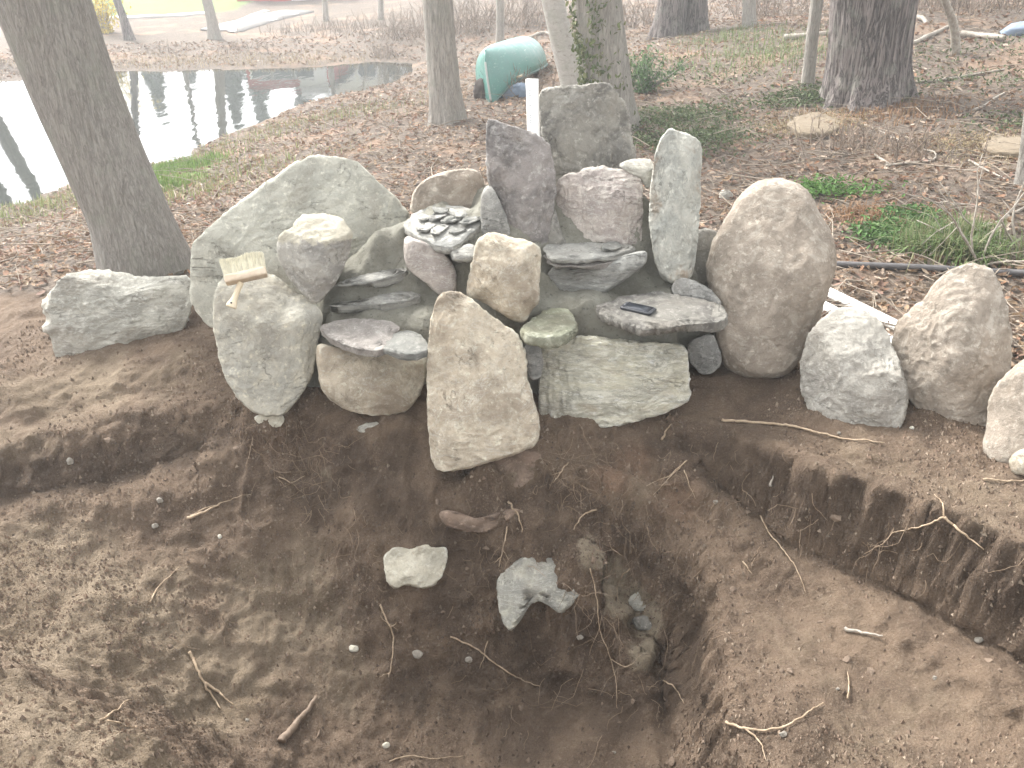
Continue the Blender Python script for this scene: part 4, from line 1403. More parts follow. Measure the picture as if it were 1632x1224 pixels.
def tree(label, pix, mat, height=8.0, y=None, name='tree', group=None, sides=56, amp=.05, fur=9, flare=.35, ground_z0=None, crown=True, seed=0, rings=90, cat='tree'):
    """pix: list of (u, v, width in px) from the base up; the trunk stands where its base meets the ground."""
    u0, v0, w0 = pix[0]
    b = hit(u0, v0) if y is None else py(u0, v0, y)
    C, rad = [], []
    for u, v, w in pix:
        p = py(u, v, b[1])
        C.append(p)
        rad.append(w / F * np.linalg.norm(p - CAM) / 2)
    C = np.array(C)
    gz0 = hgt([[C[0, 0], C[0, 1]]])[0]
    d = C[-1] - C[0]
    d = d / np.linalg.norm(d)
    C = np.concatenate([[C[0] - d * max(.08, (C[0, 2] - gz0) / max(d[2], .3) + .12)], C])
    rad = [rad[0]] + rad
    r_last = rad[-1]
    extra = height - C[-1, 2]
    for k in range(1, 5):
        C = np.concatenate([C, [C[-1] + d * extra / 4 / max(.5, d[2]) + np.array([random.uniform(-.08, .08), random.uniform(-.08, .08), 0])]])
        rad.append(r_last * (1 - .17 * k))
    cl = np.concatenate([[0], np.cumsum(np.linalg.norm(np.diff(C, axis=0), axis=1))])
    tl = cl[-1] * np.linspace(0, 1, rings) ** 1.5
    S = np.stack([np.interp(tl, cl, C[:, k]) for k in range(3)], 1)
    rr = np.interp(tl, cl, rad)
    for _ in range(6):
        S[1:-1] = (S[:-2] + 2 * S[1:-1] + S[2:]) / 4
    # pack rings towards the visible lower trunk
    l = (C[1] if True else C[0])
    root = empty(name, tuple(l), label, cat, group)
    bark_trunk('trunk', S, rr, mat, root, sides, amp, fur, l, flare)
    if crown:
        st = [S[int(rings * f)] for f in (.78, .84, .88, .92, .95, .98)]
        bare_crown(S[-1], d, r_last * .38, root, mat, l, 9, height * .28, seed, st)
    return root


GT = 'tree trunks in the woods behind'
tree('grey trunk leaning left in front of the pond', [(238, 440, 128), (205, 345, 112), (160, 240, 112), (115, 130, 113), (85, 50, 116), (65, -10, 118)], M['bark_left'], 8, y=4.55, seed=1, sides=96, amp=.025, fur=16, flare=.15, group=GT, rings=150)
tree('upright grey trunk left of the green canoe', [(716, 193, 50), (708, 140, 46), (702, 70, 43), (697, -5, 42)], M['bark'], 9, seed=2, flare=.75, amp=.08, group=GT, sides=64)
tree('pale smooth trunk leaning left right of the canoe', [(922, 170, 38), (905, 100, 36), (892, 50, 34), (880, -5, 32)], M['bark_pale'], 9, y=9.0, seed=3, amp=.012, fur=4, flare=.1, group=GT, sides=48)
ivt = tree('grey trunk covered with climbing ivy behind the dark stone', [(972, 185, 74), (965, 100, 68), (958, 50, 67), (952, -5, 66)], M['bark'], 10, y=8.2, seed=4, amp=.06, fur=12, group=GT, sides=80)
tree('big dark oak trunk on the right with thick furrowed bark', [(1378, 160, 112), (1383, 110, 106), (1388, 50, 106), (1393, -5, 110)], M['bark_oak'], 11, seed=5, amp=.085, fur=20, flare=.6, group=GT, sides=110, rings=140)
tree('dark far trunk left of a twin, behind the ivy covered trunk', [(1064, 58, 46), (1070, 20, 42), (1073, -5, 41)], M['bark_oak'], 10, seed=6, amp=.07, fur=12, group=GT)
tree('dark far trunk right of its twin, behind the ivy covered trunk', [(1105, 50, 40), (1106, 20, 36), (1107, -5, 36)], M['bark_oak'], 10, seed=7, amp=.07, fur=12, group=GT)
tree('slim brown trunk between the twin trunks and the sapling', [(1194, 42, 19), (1194, 0, 18)], M['bark'], 9, seed=8, group=GT, sides=24)
tree('thin sapling trunk just left of the big oak', [(1287, 138, 19), (1292, 80, 17), (1297, 40, 17), (1303, -5, 17)], M['bark'], 7, seed=9, amp=.02, flare=.15, group=GT, sides=28)
tree('slim far trunk on the opposite bank above the pond centre', [(343, 62, 18), (337, 30, 15), (328, -5, 14)], M['bark'], 8, seed=10, group=GT, sides=24)
tree('slim dark trunk on the far bank beside the yellow bush', [(207, 64, 14), (197, 30, 11), (184, -5, 10)], M['bark_oak'], 8, seed=11, group=GT, sides=24)
tree('thin trunk rising behind the canoe', [(797, 78, 13), (797, 30, 12), (797, -5, 12)], M['bark'], 8, seed=12, group=GT, sides=24)
tree('slender trunk close left of the upright grey trunk', [(684, 34, 14), (681, -5, 13)], M['bark'], 9, seed=13, group=GT, sides=24)
tree('thin far trunk left of the slender trunk', [(607, 32, 9), (607, -5, 8)], M['bark'], 8, seed=14, group=GT, sides=16)
tree('thin far trunk beyond the pond below the red house', [(520, 34, 9), (517, -5, 8)], M['bark'], 8, seed=15, group=GT, sides=16)
tree('trunk cut off by the right edge of the photo', [(1634, 296, 26), (1640, 240, 22), (1646, 180, 21)], M['bark'], 6, seed=16, group=GT, sides=32, flare=.3)
tree('tall bare tree standing on the far left bank', [(-60, 95, 22), (-55, 20, 20), (-52, -40, 19)], M['bark_oak'], 11, seed=17, group=GT, sides=24)
tree('bare tree on the near left bank beyond the leaning trunk', [(-130, 118, 26), (-120, 20, 22), (-112, -40, 20)], M['bark_oak'], 10, seed=18, group=GT, sides=24)
tree('bare tree standing at the lawn edge', [(275, -6, 9), (270, -40, 8)], M['bark_oak'], 11, seed=19, group=GT, sides=16)

# ---- scattering of many small leaves
LEAF = np.array([[-.5, 0, 0], [-.22, .26, .05], [.18, .28, .06], [.55, .02, 0], [.2, -.27, .07], [-.25, -.25, .04], [0, 0, -.03]])
LEAF_T = np.array([[0, 6, 1], [1, 6, 2], [2, 6, 3], [3, 6, 4], [4, 6, 5], [5, 6, 0]])
OAK = np.array([[-.55, 0, 0], [-.3, .12, .04], [-.12, .30, .10], [.02, .14, .02], [.25, .30, .10], [.34, .12, .03], [.55, .0, .0], [.34, -.12, .03], [.24, -.3, .09], [.02, -.14, .02], [-.14, -.3, .1], [-.3, -.12, .04], [0, 0, -.02]])
OAK_T = np.array([[k, 12, (k + 1) % 12] for k in range(12)])


def scatter(name, P, size, tint, mat, parent=None, tmpl=(LEAF, LEAF_T), tiltsd=.5, curl=1.0, rs=rng, normal=None):
    P = np.asarray(P, float)
    n = len(P)
    tv, tt = tmpl
    size = np.broadcast_to(size, (n,))
    yaw = rs.uniform(0, 2 * pi, n)
    tx, ty = rs.normal(0, tiltsd, n), rs.normal(0, tiltsd, n)
    asp = rs.uniform(.55, 1.0, n)
    cu = rs.uniform(.2, 2.2, n) * curl
    L = np.repeat(tv[None], n, 0).copy()
    L[:, :, 1] *= asp[:, None]
    L[:, :, 2] = (L[:, :, 2] + .5 * L[:, :, 0] ** 2 * rs.uniform(-.5, 1, n)[:, None]) * cu[:, None]
    L *= size[:, None, None]
    c, s = np.cos(tx), np.sin(tx)
    y_, z_ = L[:, :, 1] * c[:, None] - L[:, :, 2] * s[:, None], L[:, :, 1] * s[:, None] + L[:, :, 2] * c[:, None]
    L[:, :, 1], L[:, :, 2] = y_, z_
    c, s = np.cos(ty), np.sin(ty)
    x_, z_ = L[:, :, 0] * c[:, None] + L[:, :, 2] * s[:, None], -L[:, :, 0] * s[:, None] + L[:, :, 2] * c[:, None]
    L[:, :, 0], L[:, :, 2] = x_, z_
    c, s = np.cos(yaw), np.sin(yaw)
    x_, y_ = L[:, :, 0] * c[:, None] - L[:, :, 1] * s[:, None], L[:, :, 0] * s[:, None] + L[:, :, 1] * c[:, None]
    L[:, :, 0], L[:, :, 1] = x_, y_
    V = (L + P[:, None, :]).reshape(-1, 3)
    T = (tt[None] + (np.arange(n) * len(tv))[:, None, None]).reshape(-1, 3)
    me = mesh_np(name, V, T, False)
    attr(me, 'tint', np.repeat(tint, len(tv), 0), 'FLOAT_COLOR')
    return link(name, me, mat, parent)


def pick(pal, n, rs=rng, var=.25):
    pal = np.array(pal)
    return np.clip(pal[rs.integers(0, len(pal), n)] * rs.uniform(1 - var, 1 + var, (n, 1)), 0, 1)


SHP = np.array(SH)[:, :2]


def in_poly(xy, poly):
    x, y = xy[:, 0], xy[:, 1]
    ins = np.zeros(len(xy), bool)
    for (x1, y1), (x2, y2) in zip(poly, np.roll(poly, -1, 0)):
        c = ((y1 > y) != (y2 > y)) & (x < (x2 - x1) * (y - y1) / (y2 - y1 + 1e-12) + x1)
        ins ^= c
    return ins


# leaf litter on the woodland floor: density falls with distance from the dig
N = 64000
d_ = 3.4 + 18 * rng.uniform(0, 1, N) ** 1.6
a_ = rng.uniform(-42, 40, N) * pi / 180
xy = np.c_[np.sin(a_) * d_, np.cos(a_) * d_]
keep = (soil_mask(xy) < rng.uniform(.1, .75, N)) & ~in_poly(xy, SHP)
xy = xy[keep]
dz = ground_z(xy)
okk = dz > WATER + .02
xy, dz = xy[okk], dz[okk]
sz = rng.uniform(.024, .05, len(xy)) * (1 + np.linalg.norm(xy, axis=1) * .05)
pal = [(.36, .28, .20), (.28, .205, .14), (.32, .225, .14), (.21, .145, .095), (.24, .14, .09), (.36, .25, .17), (.19, .12, .09), (.48, .39, .31), (.36, .21, .13), (.27, .17, .13), (.40, .31, .24)]
half = len(xy) // 2
for k, sel in enumerate((slice(0, half), slice(half, None))):
    o = scatter('leaf_litter', np.c_[xy[sel], dz[sel] + .012], sz[sel], pick(pal, len(xy[sel])), M['leaf'], None, (LEAF, LEAF_T) if k else (OAK, OAK_T), .38)
    tag(o, 'dry brown fallen leaves covering the woodland floor', None, None, 'stuff')

# fine twigs among the leaves
mb = MB()
N = 2600
d_ = 4.0 + 12 * rng.uniform(0, 1, N) ** 1.3
a_ = rng.uniform(-36, 36, N) * pi / 180
txy = np.c_[np.sin(a_) * d_, np.cos(a_) * d_]
kk = (soil_mask(txy) < .3) & ~in_poly(txy, SHP) & (hgt(txy) > WATER + .05)
txy = txy[kk]
tz = ground_z(txy)
for (x, y), z in zip(txy, tz):
    L_ = random.uniform(.12, .55)
    a = random.uniform(0, 2 * pi)
    b = random.uniform(-.05, .3)
    p0 = np.array([x, y, z + .015])
    mid = p0 + np.array([cos(a), sin(a), b]) * L_ * .5 + np.array([random.gauss(0, .02), random.gauss(0, .02), .01])
    p2 = mid + np.array([cos(a + random.gauss(0, .4)), sin(a + random.gauss(0, .4)), b * random.uniform(-1, 1)]) * L_ * .5
    g_ = random.uniform(.6, 1.2)
    r_ = random.uniform(.0015, .005)
    mb.tube([p0, mid, p2], [r_, r_ * .8, r_ * .4], 4, False, np.array((.34, .29, .23)) * g_)
tag(mb.build('twigs', M['twig']), 'small dry twigs strewn among the fallen leaves', None, None, 'stuff')

# ---- crumbs of soil in the dig
CR = np.array([[1, 0, 0], [-1, .1, 0], [0, 1, .1], [.1, -1, 0], [0, 0, 1], [0, .1, -1]], float)
CR_T = np.array([[0, 2, 4], [2, 1, 4], [1, 3, 4], [3, 0, 4], [2, 0, 5], [1, 2, 5], [3, 1, 5], [0, 3, 5]])
fc = VV[GQ]
fcen = fc.mean(1)
far_ = np.cross(fc[:, 2] - fc[:, 0], fc[:, 3] - fc[:, 1])
far_ = np.linalg.norm(far_, axis=1) / 2
fsel = (np.abs(fcen[:, 0]) < 2.3) & (fcen[:, 1] > 1.25) & (fcen[:, 1] < 3.9) & (sm[GQ[:, 0]] > .5)
fid = np.nonzero(fsel)[0]


def on_faces(n, scale=2.6, lo=.1, k=1.0):
    d = np.clip(.45 + k * fbm(fcen[fid] * scale, 4), lo, 1.4) * far_[fid]
    pick_ = rng.choice(fid, n, p=d / d.sum())
    a_, b_ = rng.uniform(0, 1, (n, 1)), rng.uniform(0, 1, (n, 1))
    q_ = fc[pick_]
    on_faces.last = pick_
    return (q_[:, 0] * (1 - a_) + q_[:, 1] * a_) * (1 - b_) + (q_[:, 3] * (1 - a_) + q_[:, 2] * a_) * b_


SOILP = [(.17, .125, .093), (.23, .172, .128), (.13, .095, .07), (.30, .24, .18), (.2, .142, .103)]
cp = on_faces(120000, 3.0, .08, 1.3)
n = len(cp)
csz = .0017 + .0075 * rng.uniform(0, 1, n) ** 6
TE = np.array([[1, 0, -.4], [-.5, .87, -.4], [-.5, -.87, -.4], [0, 0, 1.0]])
TE_T = np.array([[0, 1, 3], [1, 2, 3], [2, 0, 3], [0, 2, 1]])
L = TE[None] * csz[:, None, None] * rng.uniform(.6, 1.3, (n, 4, 1))
ca, sa = np.cos(csz * 9e4), np.sin(csz * 9e4)
L = np.stack([L[:, :, 0] * ca[:, None] - L[:, :, 1] * sa[:, None], L[:, :, 0] * sa[:, None] + L[:, :, 1] * ca[:, None], L[:, :, 2]], -1)
V = (L + (cp + np.c_[np.zeros((n, 2)), csz * .3])[:, None, :]).reshape(-1, 3)
cme = mesh_np('soil_crumbs', V, (TE_T[None] + (np.arange(n) * 4)[:, None, None]).reshape(-1, 3), False)
ct = pick(SOILP, n, var=.25)
g0 = GQ[on_faces.last, 0]
ct = ct * (1 + .35 * np.clip(tanm[g0], 0, 1) - .5 * np.clip(moist_and_shade[g0], 0, 1))[:, None]  # crumbs take the tan patches and the painted dark of the soil
attr(cme, 'tint', np.repeat(ct, 4, 0), 'FLOAT_COLOR')
tag(link('soil_crumbs', cme, M['twig']), 'loose crumbs of brown earth over the dug ground', None, None, 'stuff')
iv, iF = ico(1)
cp = on_faces(450, 2.2, .0, 2.4)
n = len(cp)
csz = .004 + .013 * rng.uniform(0, 1, n) ** 4
L = iv[None] * csz[:, None, None] * rng.uniform(.5, 1.35, (n, len(iv), 1)) * rng.uniform(.5, 1.25, (n, 1, 3))
V = (L + cp[:, None, :]).reshape(-1, 3)
cme = mesh_np('soil_clods', V, (iF[None] + (np.arange(n) * len(iv))[:, None, None]).reshape(-1, 3), False)
tag(link('soil_clods', cme, M['clod']), 'small clods of earth lying over the dug ground', None, None, 'stuff')

# ---- hair roots hanging in the walls of the pit
mb = MB()
for (u, v, su, sv, cnt, ln) in [(470, 720, 40, 30, 46, .16), (520, 780, 30, 60, 30, .16), (900, 740, 25, 30, 50, .16), (980, 760, 50, 30, 40, .12), (1000, 900, 60, 60, 26, .18), (960, 1000, 40, 60, 20, .2),
                                (1050, 1060, 50, 60, 22, .18), (1150, 760, 60, 40, 30, .14), (1250, 830, 80, 30, 26, .14), (1400, 870, 90, 30, 26, .14), (640, 880, 80, 60, 26, .10), (800, 870, 30, 30, 22, .12), (330, 980, 120, 70, 26, .12),
                                (900, 1130, 90, 40, 16, .16), (560, 900, 40, 60, 24, .14), (1120, 850, 60, 60, 40, .10)]:
    for _ in range(int(cnt * (1.5 if u < 1080 else .7))):
        p = hit(u + random.gauss(0, su), v + random.gauss(0, sv))
        p = p + np.array([0, -.012, .006])
        d = np.array([random.gauss(0, .5), -.3 + random.gauss(0, .3), -.6 + random.gauss(0, .5)])
        d /= np.linalg.norm(d)
        k = 7
        P = [p]
        L_ = ln * random.uniform(.4, 1.2)
        for _k in range(k - 1):
            d = d + np.array([random.gauss(0, .28), random.gauss(0, .28), random.gauss(0, .28)])
            d /= np.linalg.norm(d)
            P.append(P[-1] + d * L_ / k)
        P = np.array(P)
        gg = ground_z(P[:, :2]) + .004
        P[:, 2] = np.maximum(P[:, 2], gg) if random.random() < .8 else P[:, 2]
        g_ = random.uniform(.6, 1.25)
        mb.tube(P, np.linspace(.0012, .0006, k), 3, False, np.array((.33, .245, .17)) * g_)
tag(mb.build('hair_roots', M['twig']), 'fine hair roots hanging from the cut earth', None, None, 'stuff')

# ---- larger roots and sticks, one by one


def root_stick(name, label, cat, pix, r, mat='root', lift=.006, branches=(), group=None):
    base = None
    e = empty(name, tuple(hit(*pix[0])), label, cat, group) if branches else None
    first = None
    for pts, rr in [(pix, r)] + list(branches):
        px = spline(np.c_[np.array(pts, float), np.zeros(len(pts))], max(12, 7 * len(pts)))
        P = []
        for u, v, _z in px:
            h_, n_ = hit(u, v, True)
            P.append(h_ + n_ * (rr * .7 + lift * .5) + (CAM - h_) / np.linalg.norm(CAM - h_) * .004)
        P = np.array(P)
        P[1:-1] = (P[:-2] + 2 * P[1:-1] + P[2:]) / 4
        P = P + np.c_[vnoise(P * 60), vnoise(P * 60 + 7), vnoise(P * 60 + 13)] * min(r, .006) * .8
        mb = MB()
        mb.tube(P, np.linspace(rr, rr * .4, len(P)), 8, True, rnd=.16)
        if e is None:
            o = mb.build(name, M[mat], None, tuple(P[0]))
            return tag(o, label, cat, group)
        nm = 'main_root' if first is None else 'side_root'
        first = first or link(nm, _shift(mb, e.location).mesh(nm), M[mat], e) if first is None else first
        if nm == 'side_root':
            link(nm, _shift(mb, e.location).mesh(nm), M[mat], e)
    return e


GR = 'roots and sticks in the dug earth'
RS = root_stick
RS('stick', 'long crooked stick on the earth ledge in front of the squat grey boulder', 'stick', [(1150, 672), (1200, 675), (1255, 680), (1300, 690), (1345, 700), (1408, 707)], .0065, group=GR)
RS('root', 'forked pale root sticking out of the right trench bank', 'root', [(1505, 823), (1535, 848), (1566, 874)], .0048, branches=[([(1505, 823), (1480, 835), (1450, 843), (1420, 850)], .0035), ([(1505, 823), (1500, 800), (1490, 790)], .003)], group=GR)
RS('root', 'long thin root lying across the middle shelf', 'root', [(1212, 822), (1225, 850), (1250, 880), (1270, 910), (1284, 944)], .003, group=GR)
RS('root', 'curved root with fork near the bottom of the right shelf', 'root', [(1160, 1150), (1200, 1165), (1250, 1160), (1285, 1138), (1312, 1122)], .0042, branches=[([(1190, 1163), (1210, 1185), (1222, 1212)], .003)], group=GR)
RS('root', 'long root crossing the bottom of the pit', 'root', [(718, 1014), (760, 1035), (800, 1065), (835, 1085), (862, 1094)], .0035, group=GR)
RS('root', 'short upright root crossing the long root in the pit', 'root', [(776, 1022), (772, 1040), (764, 1065)], .0028, group=GR)
RS('root', 'wavy pale root left of the pit bottom', 'root', [(604, 964), (622, 1000), (627, 1035), (620, 1080)], .0040, branches=[([(622, 1000), (632, 992)], .002), ([(622, 1072), (605, 1080)], .002)], group=GR)
RS('root', 'root dangling beside the red brown stone', 'root', [(808, 798), (820, 812), (830, 830), (834, 848)], .0045, group=GR)
RS('root', 'branching hair root hanging above the grey split stone', 'root', [(808, 838), (805, 860), (800, 880), (795, 905)], .0032, branches=[([(802, 875), (810, 892)], .002), ([(798, 888), (788, 900)], .002)], group=GR)
RS('root', 'pair of brown sticks in the left slope', 'stick', [(300, 1040), (318, 1075), (330, 1100), (352, 1130)], .0060, branches=[([(325, 1090), (350, 1105), (372, 1126)], .0055)], group=GR)
RS('stick', 'brown stick lying on the upper left slope', 'stick', [(300, 828), (330, 815), (356, 802)], .0060, branches=[([(305, 822), (335, 808), (400, 786)], .0028)], group=GR)
RS('root', 'thin twig root on the left slope', 'root', [(238, 960), (255, 935), (285, 905)], .0030, group=GR)
RS('root', 'small forked twig at the left bottom', 'root', [(160, 1150), (180, 1135), (206, 1116)], .0035, branches=[([(170, 1150), (195, 1155), (216, 1162)], .0022)], group=GR)
RS('stick', 'pale stick lying on the right shelf', 'stick', [(1346, 1003), (1375, 1010), (1408, 1016)], .0065, 'log', group=GR)
RS('root', 'pale root tip poking from the ridge beside the veined block', 'root', [(1055, 702), (1060, 690), (1071, 676)], .0050, group=GR)
RS('root', 'thin forked root over the ridge', 'root', [(1095, 735), (1065, 758), (1030, 775)], .0028, branches=[([(1085, 745), (1060, 770), (1040, 790)], .002), ([(1090, 750), (1100, 775), (1110, 795)], .002)], group=GR)
RS('root', 'branching root hanging left of the ridge', 'root', [(905, 738), (895, 752), (885, 765)], .0032, branches=[([(895, 752), (880, 758)], .002), ([(893, 755), (882, 770)], .002)], group=GR)
RS('root', 'pale curved root right of the ridge gap', 'root', [(952, 812), (930, 820), (918, 835), (914, 845)], .0038, group=GR)
RS('root', 'vertical trailing root in the right pit wall', 'root', [(940, 905), (950, 950), (955, 1000), (970, 1040), (982, 1080), (985, 1130)], .0028, branches=[([(972, 1048), (1000, 1062), (1020, 1045)], .002)], group=GR)
RS('root', 'pale thin root over the clay patch', 'root', [(1005, 905), (990, 920), (982, 940), (984, 960)], .0028, group=GR)
RS('stick', 'thick half buried dark root at the pit bottom left', 'root', [(448, 1184), (475, 1150), (505, 1112)], .016, 'oldroot', -.006, group=GR)
RS('stick', 'stick at the far right edge beside the reddish boulder', 'stick', [(1566, 766), (1600, 768), (1640, 766)], .0045, group=GR)
RS('root', 'tiny pale root tip on the ridge top', 'root', [(1186, 895), (1198, 915)], .003, group=GR)
RS('root', 'pale bark chip in the trench bank', 'bark chip', [(1229, 774), (1234, 758)], .006, 'log', group=GR)
RS('root', 'thin root low in the right trench', 'root', [(1350, 1115), (1352, 1090), (1349, 1072)], .003, group=GR)
RS('root', 'thin curved root in the left corner of the bank below the ledge block', 'root', [(445, 760), (465, 768), (485, 760)], .0026, group=GR)
RS('root', 'twig near the bottom centre edge', 'root', [(620, 1214), (650, 1206), (690, 1210), (740, 1206)], .0026, group=GR)
RS('root', 'fine pale root beside the clay lumps', 'root', [(1060, 1085), (1078, 1098), (1092, 1122)], .0028, group=GR)

# pebbles
for i, (u, v, w, lb) in enumerate([(255, 798, 12, 'pale pebble on the upper left slope'), (112, 735, 14, 'pale pebble below the left bank'), (350, 855, 7, 'small white pebble left of the pit'), (615, 1188, 13, 'white pebble at the bottom of the pit'),
                                   (665, 1042, 18, 'rounded pale pebble beside the wavy root'), (747, 1051, 13, 'grey pebble at the pit bottom beside the long root'), (1248, 1170, 14, 'pale pebble below the curved root'),
                                   (1453, 682, 9, 'white pebble beside the squat grey boulder'), (924, 1016, 12, 'pale pebble at the foot of the right wall'), (1560, 1020, 16, 'brown pebble in the right trench'),
                                   (247, 838, 11, 'dull pebble beside the pale one on the left slope'), (563, 1034, 16, 'whitish chip of stone left of the wavy root'), (394, 1148, 7, 'tiny pebble low on the left slope'), (1337, 690, 6, 'tiny pebble before the squat boulder'),
                                   (1140, 800, 8, 'small pebble beside the ridge'), (1490, 1080, 8, 'small pebble on the far shelf'), (1335, 1098, 7, 'tiny pebble in the middle of the shelf'), (978, 1199, 7, 'tiny pebble at the bottom edge')]):
    p = hit(u, v)
    s_ = w / F * np.linalg.norm(p - CAM) / 2
    po = [(u + w / 2 * cos(t) * random.uniform(.75, 1.15), v + w / 2 * sin(t) * random.uniform(.6, 1.0)) for t in np.linspace(0, 2 * pi, 10)[:-1]]
    stone('pebble', lb, 'pebble', po, 'white' if 'hit' in lb else 'pebble', base=p + np.array([0, 0, s_ * .3]), T=(s_ * .8, s_ * .8), e=.8, ez=.8, sub=3, cuts=6, rough=.05, seed=200 + i, group='pebbles in the dug earth')

# ------------------------------------------------------------------ dead wood in the back
GL = 'fallen dead wood on the woodland floor'


def log(label, pix, wpx, name='fallen_log', cat='log', lift=.5, raise_=()):
    P = np.array([hit(u, v) for u, v in pix])
    r = wpx / F * np.linalg.norm(P.mean(0) - CAM) / 2
    P[:, 2] += r * lift
    for i, h in raise_:
        P[i, 2] += h
    S = spline(P, 24)
    S += np.c_[vnoise(S * 5), vnoise(S * 5 + 7), vnoise(S * 5 + 13)] * r * .5
    mb = MB()
    r *= .72
    mb.tube(S, np.linspace(r, r * .6, 24), 14, True, rnd=.12)
    return tag(mb.build(name, M['log'], None, tuple(P[0])), label, cat, GL)


log('bleached log lying behind the sapling', [(1248, 63), (1290, 60), (1330, 55)], 13)
log('pale fallen log right of the big oak', [(1535, 58), (1560, 62), (1595, 68)], 14)
log('slanting dead log crossing behind the upright stake', [(1455, 72), (1480, 60), (1512, 45)], 10)
log('short jagged log near the oak', [(1440, 30), (1460, 30), (1478, 38)], 12)
log('dark branch lying across the leaves right of the oak', [(1430, 130), (1480, 132), (1540, 122), (1600, 112)], 6)
log('curved dead branch on the slope below the oak', [(1410, 265), (1450, 262), (1485, 258), (1490, 245), (1470, 240)], 5)
log('thin pale branch beside the dry grass mound', [(1378, 200), (1410, 212), (1437, 226)], 4)
log('forked pale branch below the right slope', [(1540, 255), (1570, 272), (1600, 288)], 5)
log('bent grey branch at the right edge', [(1555, 362), (1590, 355), (1632, 332)], 9)
log('short grey stick on the leaves below the oak', [(1393, 250), (1415, 262)], 7)
log('dark branch left of the ground ivy', [(1008, 190), (1035, 190), (1058, 194)], 6)
log('crooked branch beside the far right patch', [(1552, 178), (1575, 165), (1600, 150)], 6)
log('branch fragment left of the dry grass mound', [(1125, 185), (1150, 182), (1170, 178)], 6)
log('fallen branch crossing behind the canoe', [(840, 62), (865, 55), (890, 58)], 8)
# upright dead stake
p0 = hit(1528, 84)
p1 = py(1506, 0, p0[1] - .1)
mb = MB()
S = spline([p0 - np.array([0, 0, .1]), (p0 + p1) / 2 + np.array([.02, 0, 0]), p1, p1 + (p1 - p0) * .6], 20)
mb.tube(S, np.linspace(.05, .028, 20), 10, True, rnd=.12)
tag(mb.build('dead_stem', M['log'], None, tuple(p0)), 'pale dead stem standing among the fallen logs', 'dead stem')

# bare branches at the right, in front of the hose
for label, u, v, sd in [('bare branching shrub behind the pointed boulder', 1560, 425, 3), ('low bare twiggy shrub at the right edge', 1625, 400, 5)]:
    b = hit(u, v)
    rt = empty('bare_shrub', tuple(b), label, 'shrub', 'bare shrubs')
    rs = np.random.default_rng(sd)
    for q_ in range(5):
        mb = MB()
        d = np.array([rs.normal(-.4, .7), rs.normal(0, .4), rs.uniform(.5, 1)])
        d /= np.linalg.norm(d)
        P = [np.zeros(3)]
        for _ in range(7):
            d = d + rs.normal(0, .2, 3)
            d /= np.linalg.norm(d)
            P.append(P[-1] + d * .085)
        P = np.array(P)
        mb.tube(P, np.linspace(.007, .0025, 8), 6, True)
        for k in (3, 5, 6):
            d2 = d + rs.normal(0, .6, 3)
            d2 /= np.linalg.norm(d2)
            mb.tube([P[k], P[k] + d2 * .1, P[k] + d2 * .18 + rs.normal(0, .02, 3)], [.003, .002, .001], 4, False)
        link('branch', mb.mesh('branch'), M['log'], rt)

# ------------------------------------------------------------------ dry brush beyond


def thicket(label, u, v, w, h, n, sd, col=(.30, .24, .19)):
    b = hit(u, v)
    rs = np.random.default_rng(sd)
    rt = empty('dry_shrub', tuple(b), label, 'shrub', 'dry shrubs on the banks')
    mb = MB()
    for _ in range(n):
        p = np.array([rs.normal(0, w * .35), rs.normal(0, w * .3), -.03])
        d = np.array([rs.normal(0, .35), rs.normal(0, .35), 1])
        d /= np.linalg.norm(d)
        L_ = h * rs.uniform(.4, 1.1)
        P = [p]
        for _k in range(5):
            d = d + rs.normal(0, .16, 3)
            d /= np.linalg.norm(d)
            P.append(P[-1] + d * L_ / 5)
        g_ = rs.uniform(.6, 1.3)
        mb.tube(P, np.linspace(.006, .002, 6), 4, False, np.array(col) * g_)
        for k in (2, 3, 4):
            d2 = d + rs.normal(0, .6, 3)
            d2 /= np.linalg.norm(d2)
            mb.tube([P[k], P[k] + d2 * L_ * .3], [.003, .0012], 3, False, np.array(col) * g_)
    tag(link('stems', mb.mesh('stems'), M['twig'], rt), kind='stuff')


for i, (u, v, w, h, n, lb) in enumerate([(560, 48, 1.6, .35, 120, 'tan dry shrub on the far bank left of the slender trunk'), (480, 52, 1.4, .28, 90, 'low dry shrub on the far bank above the red reflection'), (645, 60, 1.3, .6, 140, 'dense dry shrub left of the upright trunk'),
                                         (740, 50, 1.6, .9, 180, 'brown shrub behind the canoe'), (615, 88, .5, .25, 60, 'dry reeds at the narrow end of the pond'), (840, 40, 1.4, .9, 150, 'dry shrub beyond the leaning pale trunk'), (1020, 40, 1.2, .7, 110, 'dry shrub beside the twin trunks'),
                                         (1230, 25, 1.4, .9, 130, 'dry shrub behind the slim brown trunk'), (1480, 15, 1.3, .8, 130, 'dry shrub above the fallen logs'), (1580, 15, 1.3, .8, 120, 'dry shrub at the top right corner'), (400, 80, 1.2, .2, 60, 'low dry growth on the far shore'),
                                         (1450, 240, .5, .25, 60, 'small dry twiggy weed below the oak'), (1340, 235, .5, .25, 60, 'small dry weed below the grass mound'), (820, 150, .6, .35, 70, 'dry weeds beside the canoe'), (280, 80, 1.2, .2, 60, 'low dry growth left of the slim far trunk')]):
    thicket(lb, u, v, w, h, n, 300 + i)

# ------------------------------------------------------------------ grasses and greens


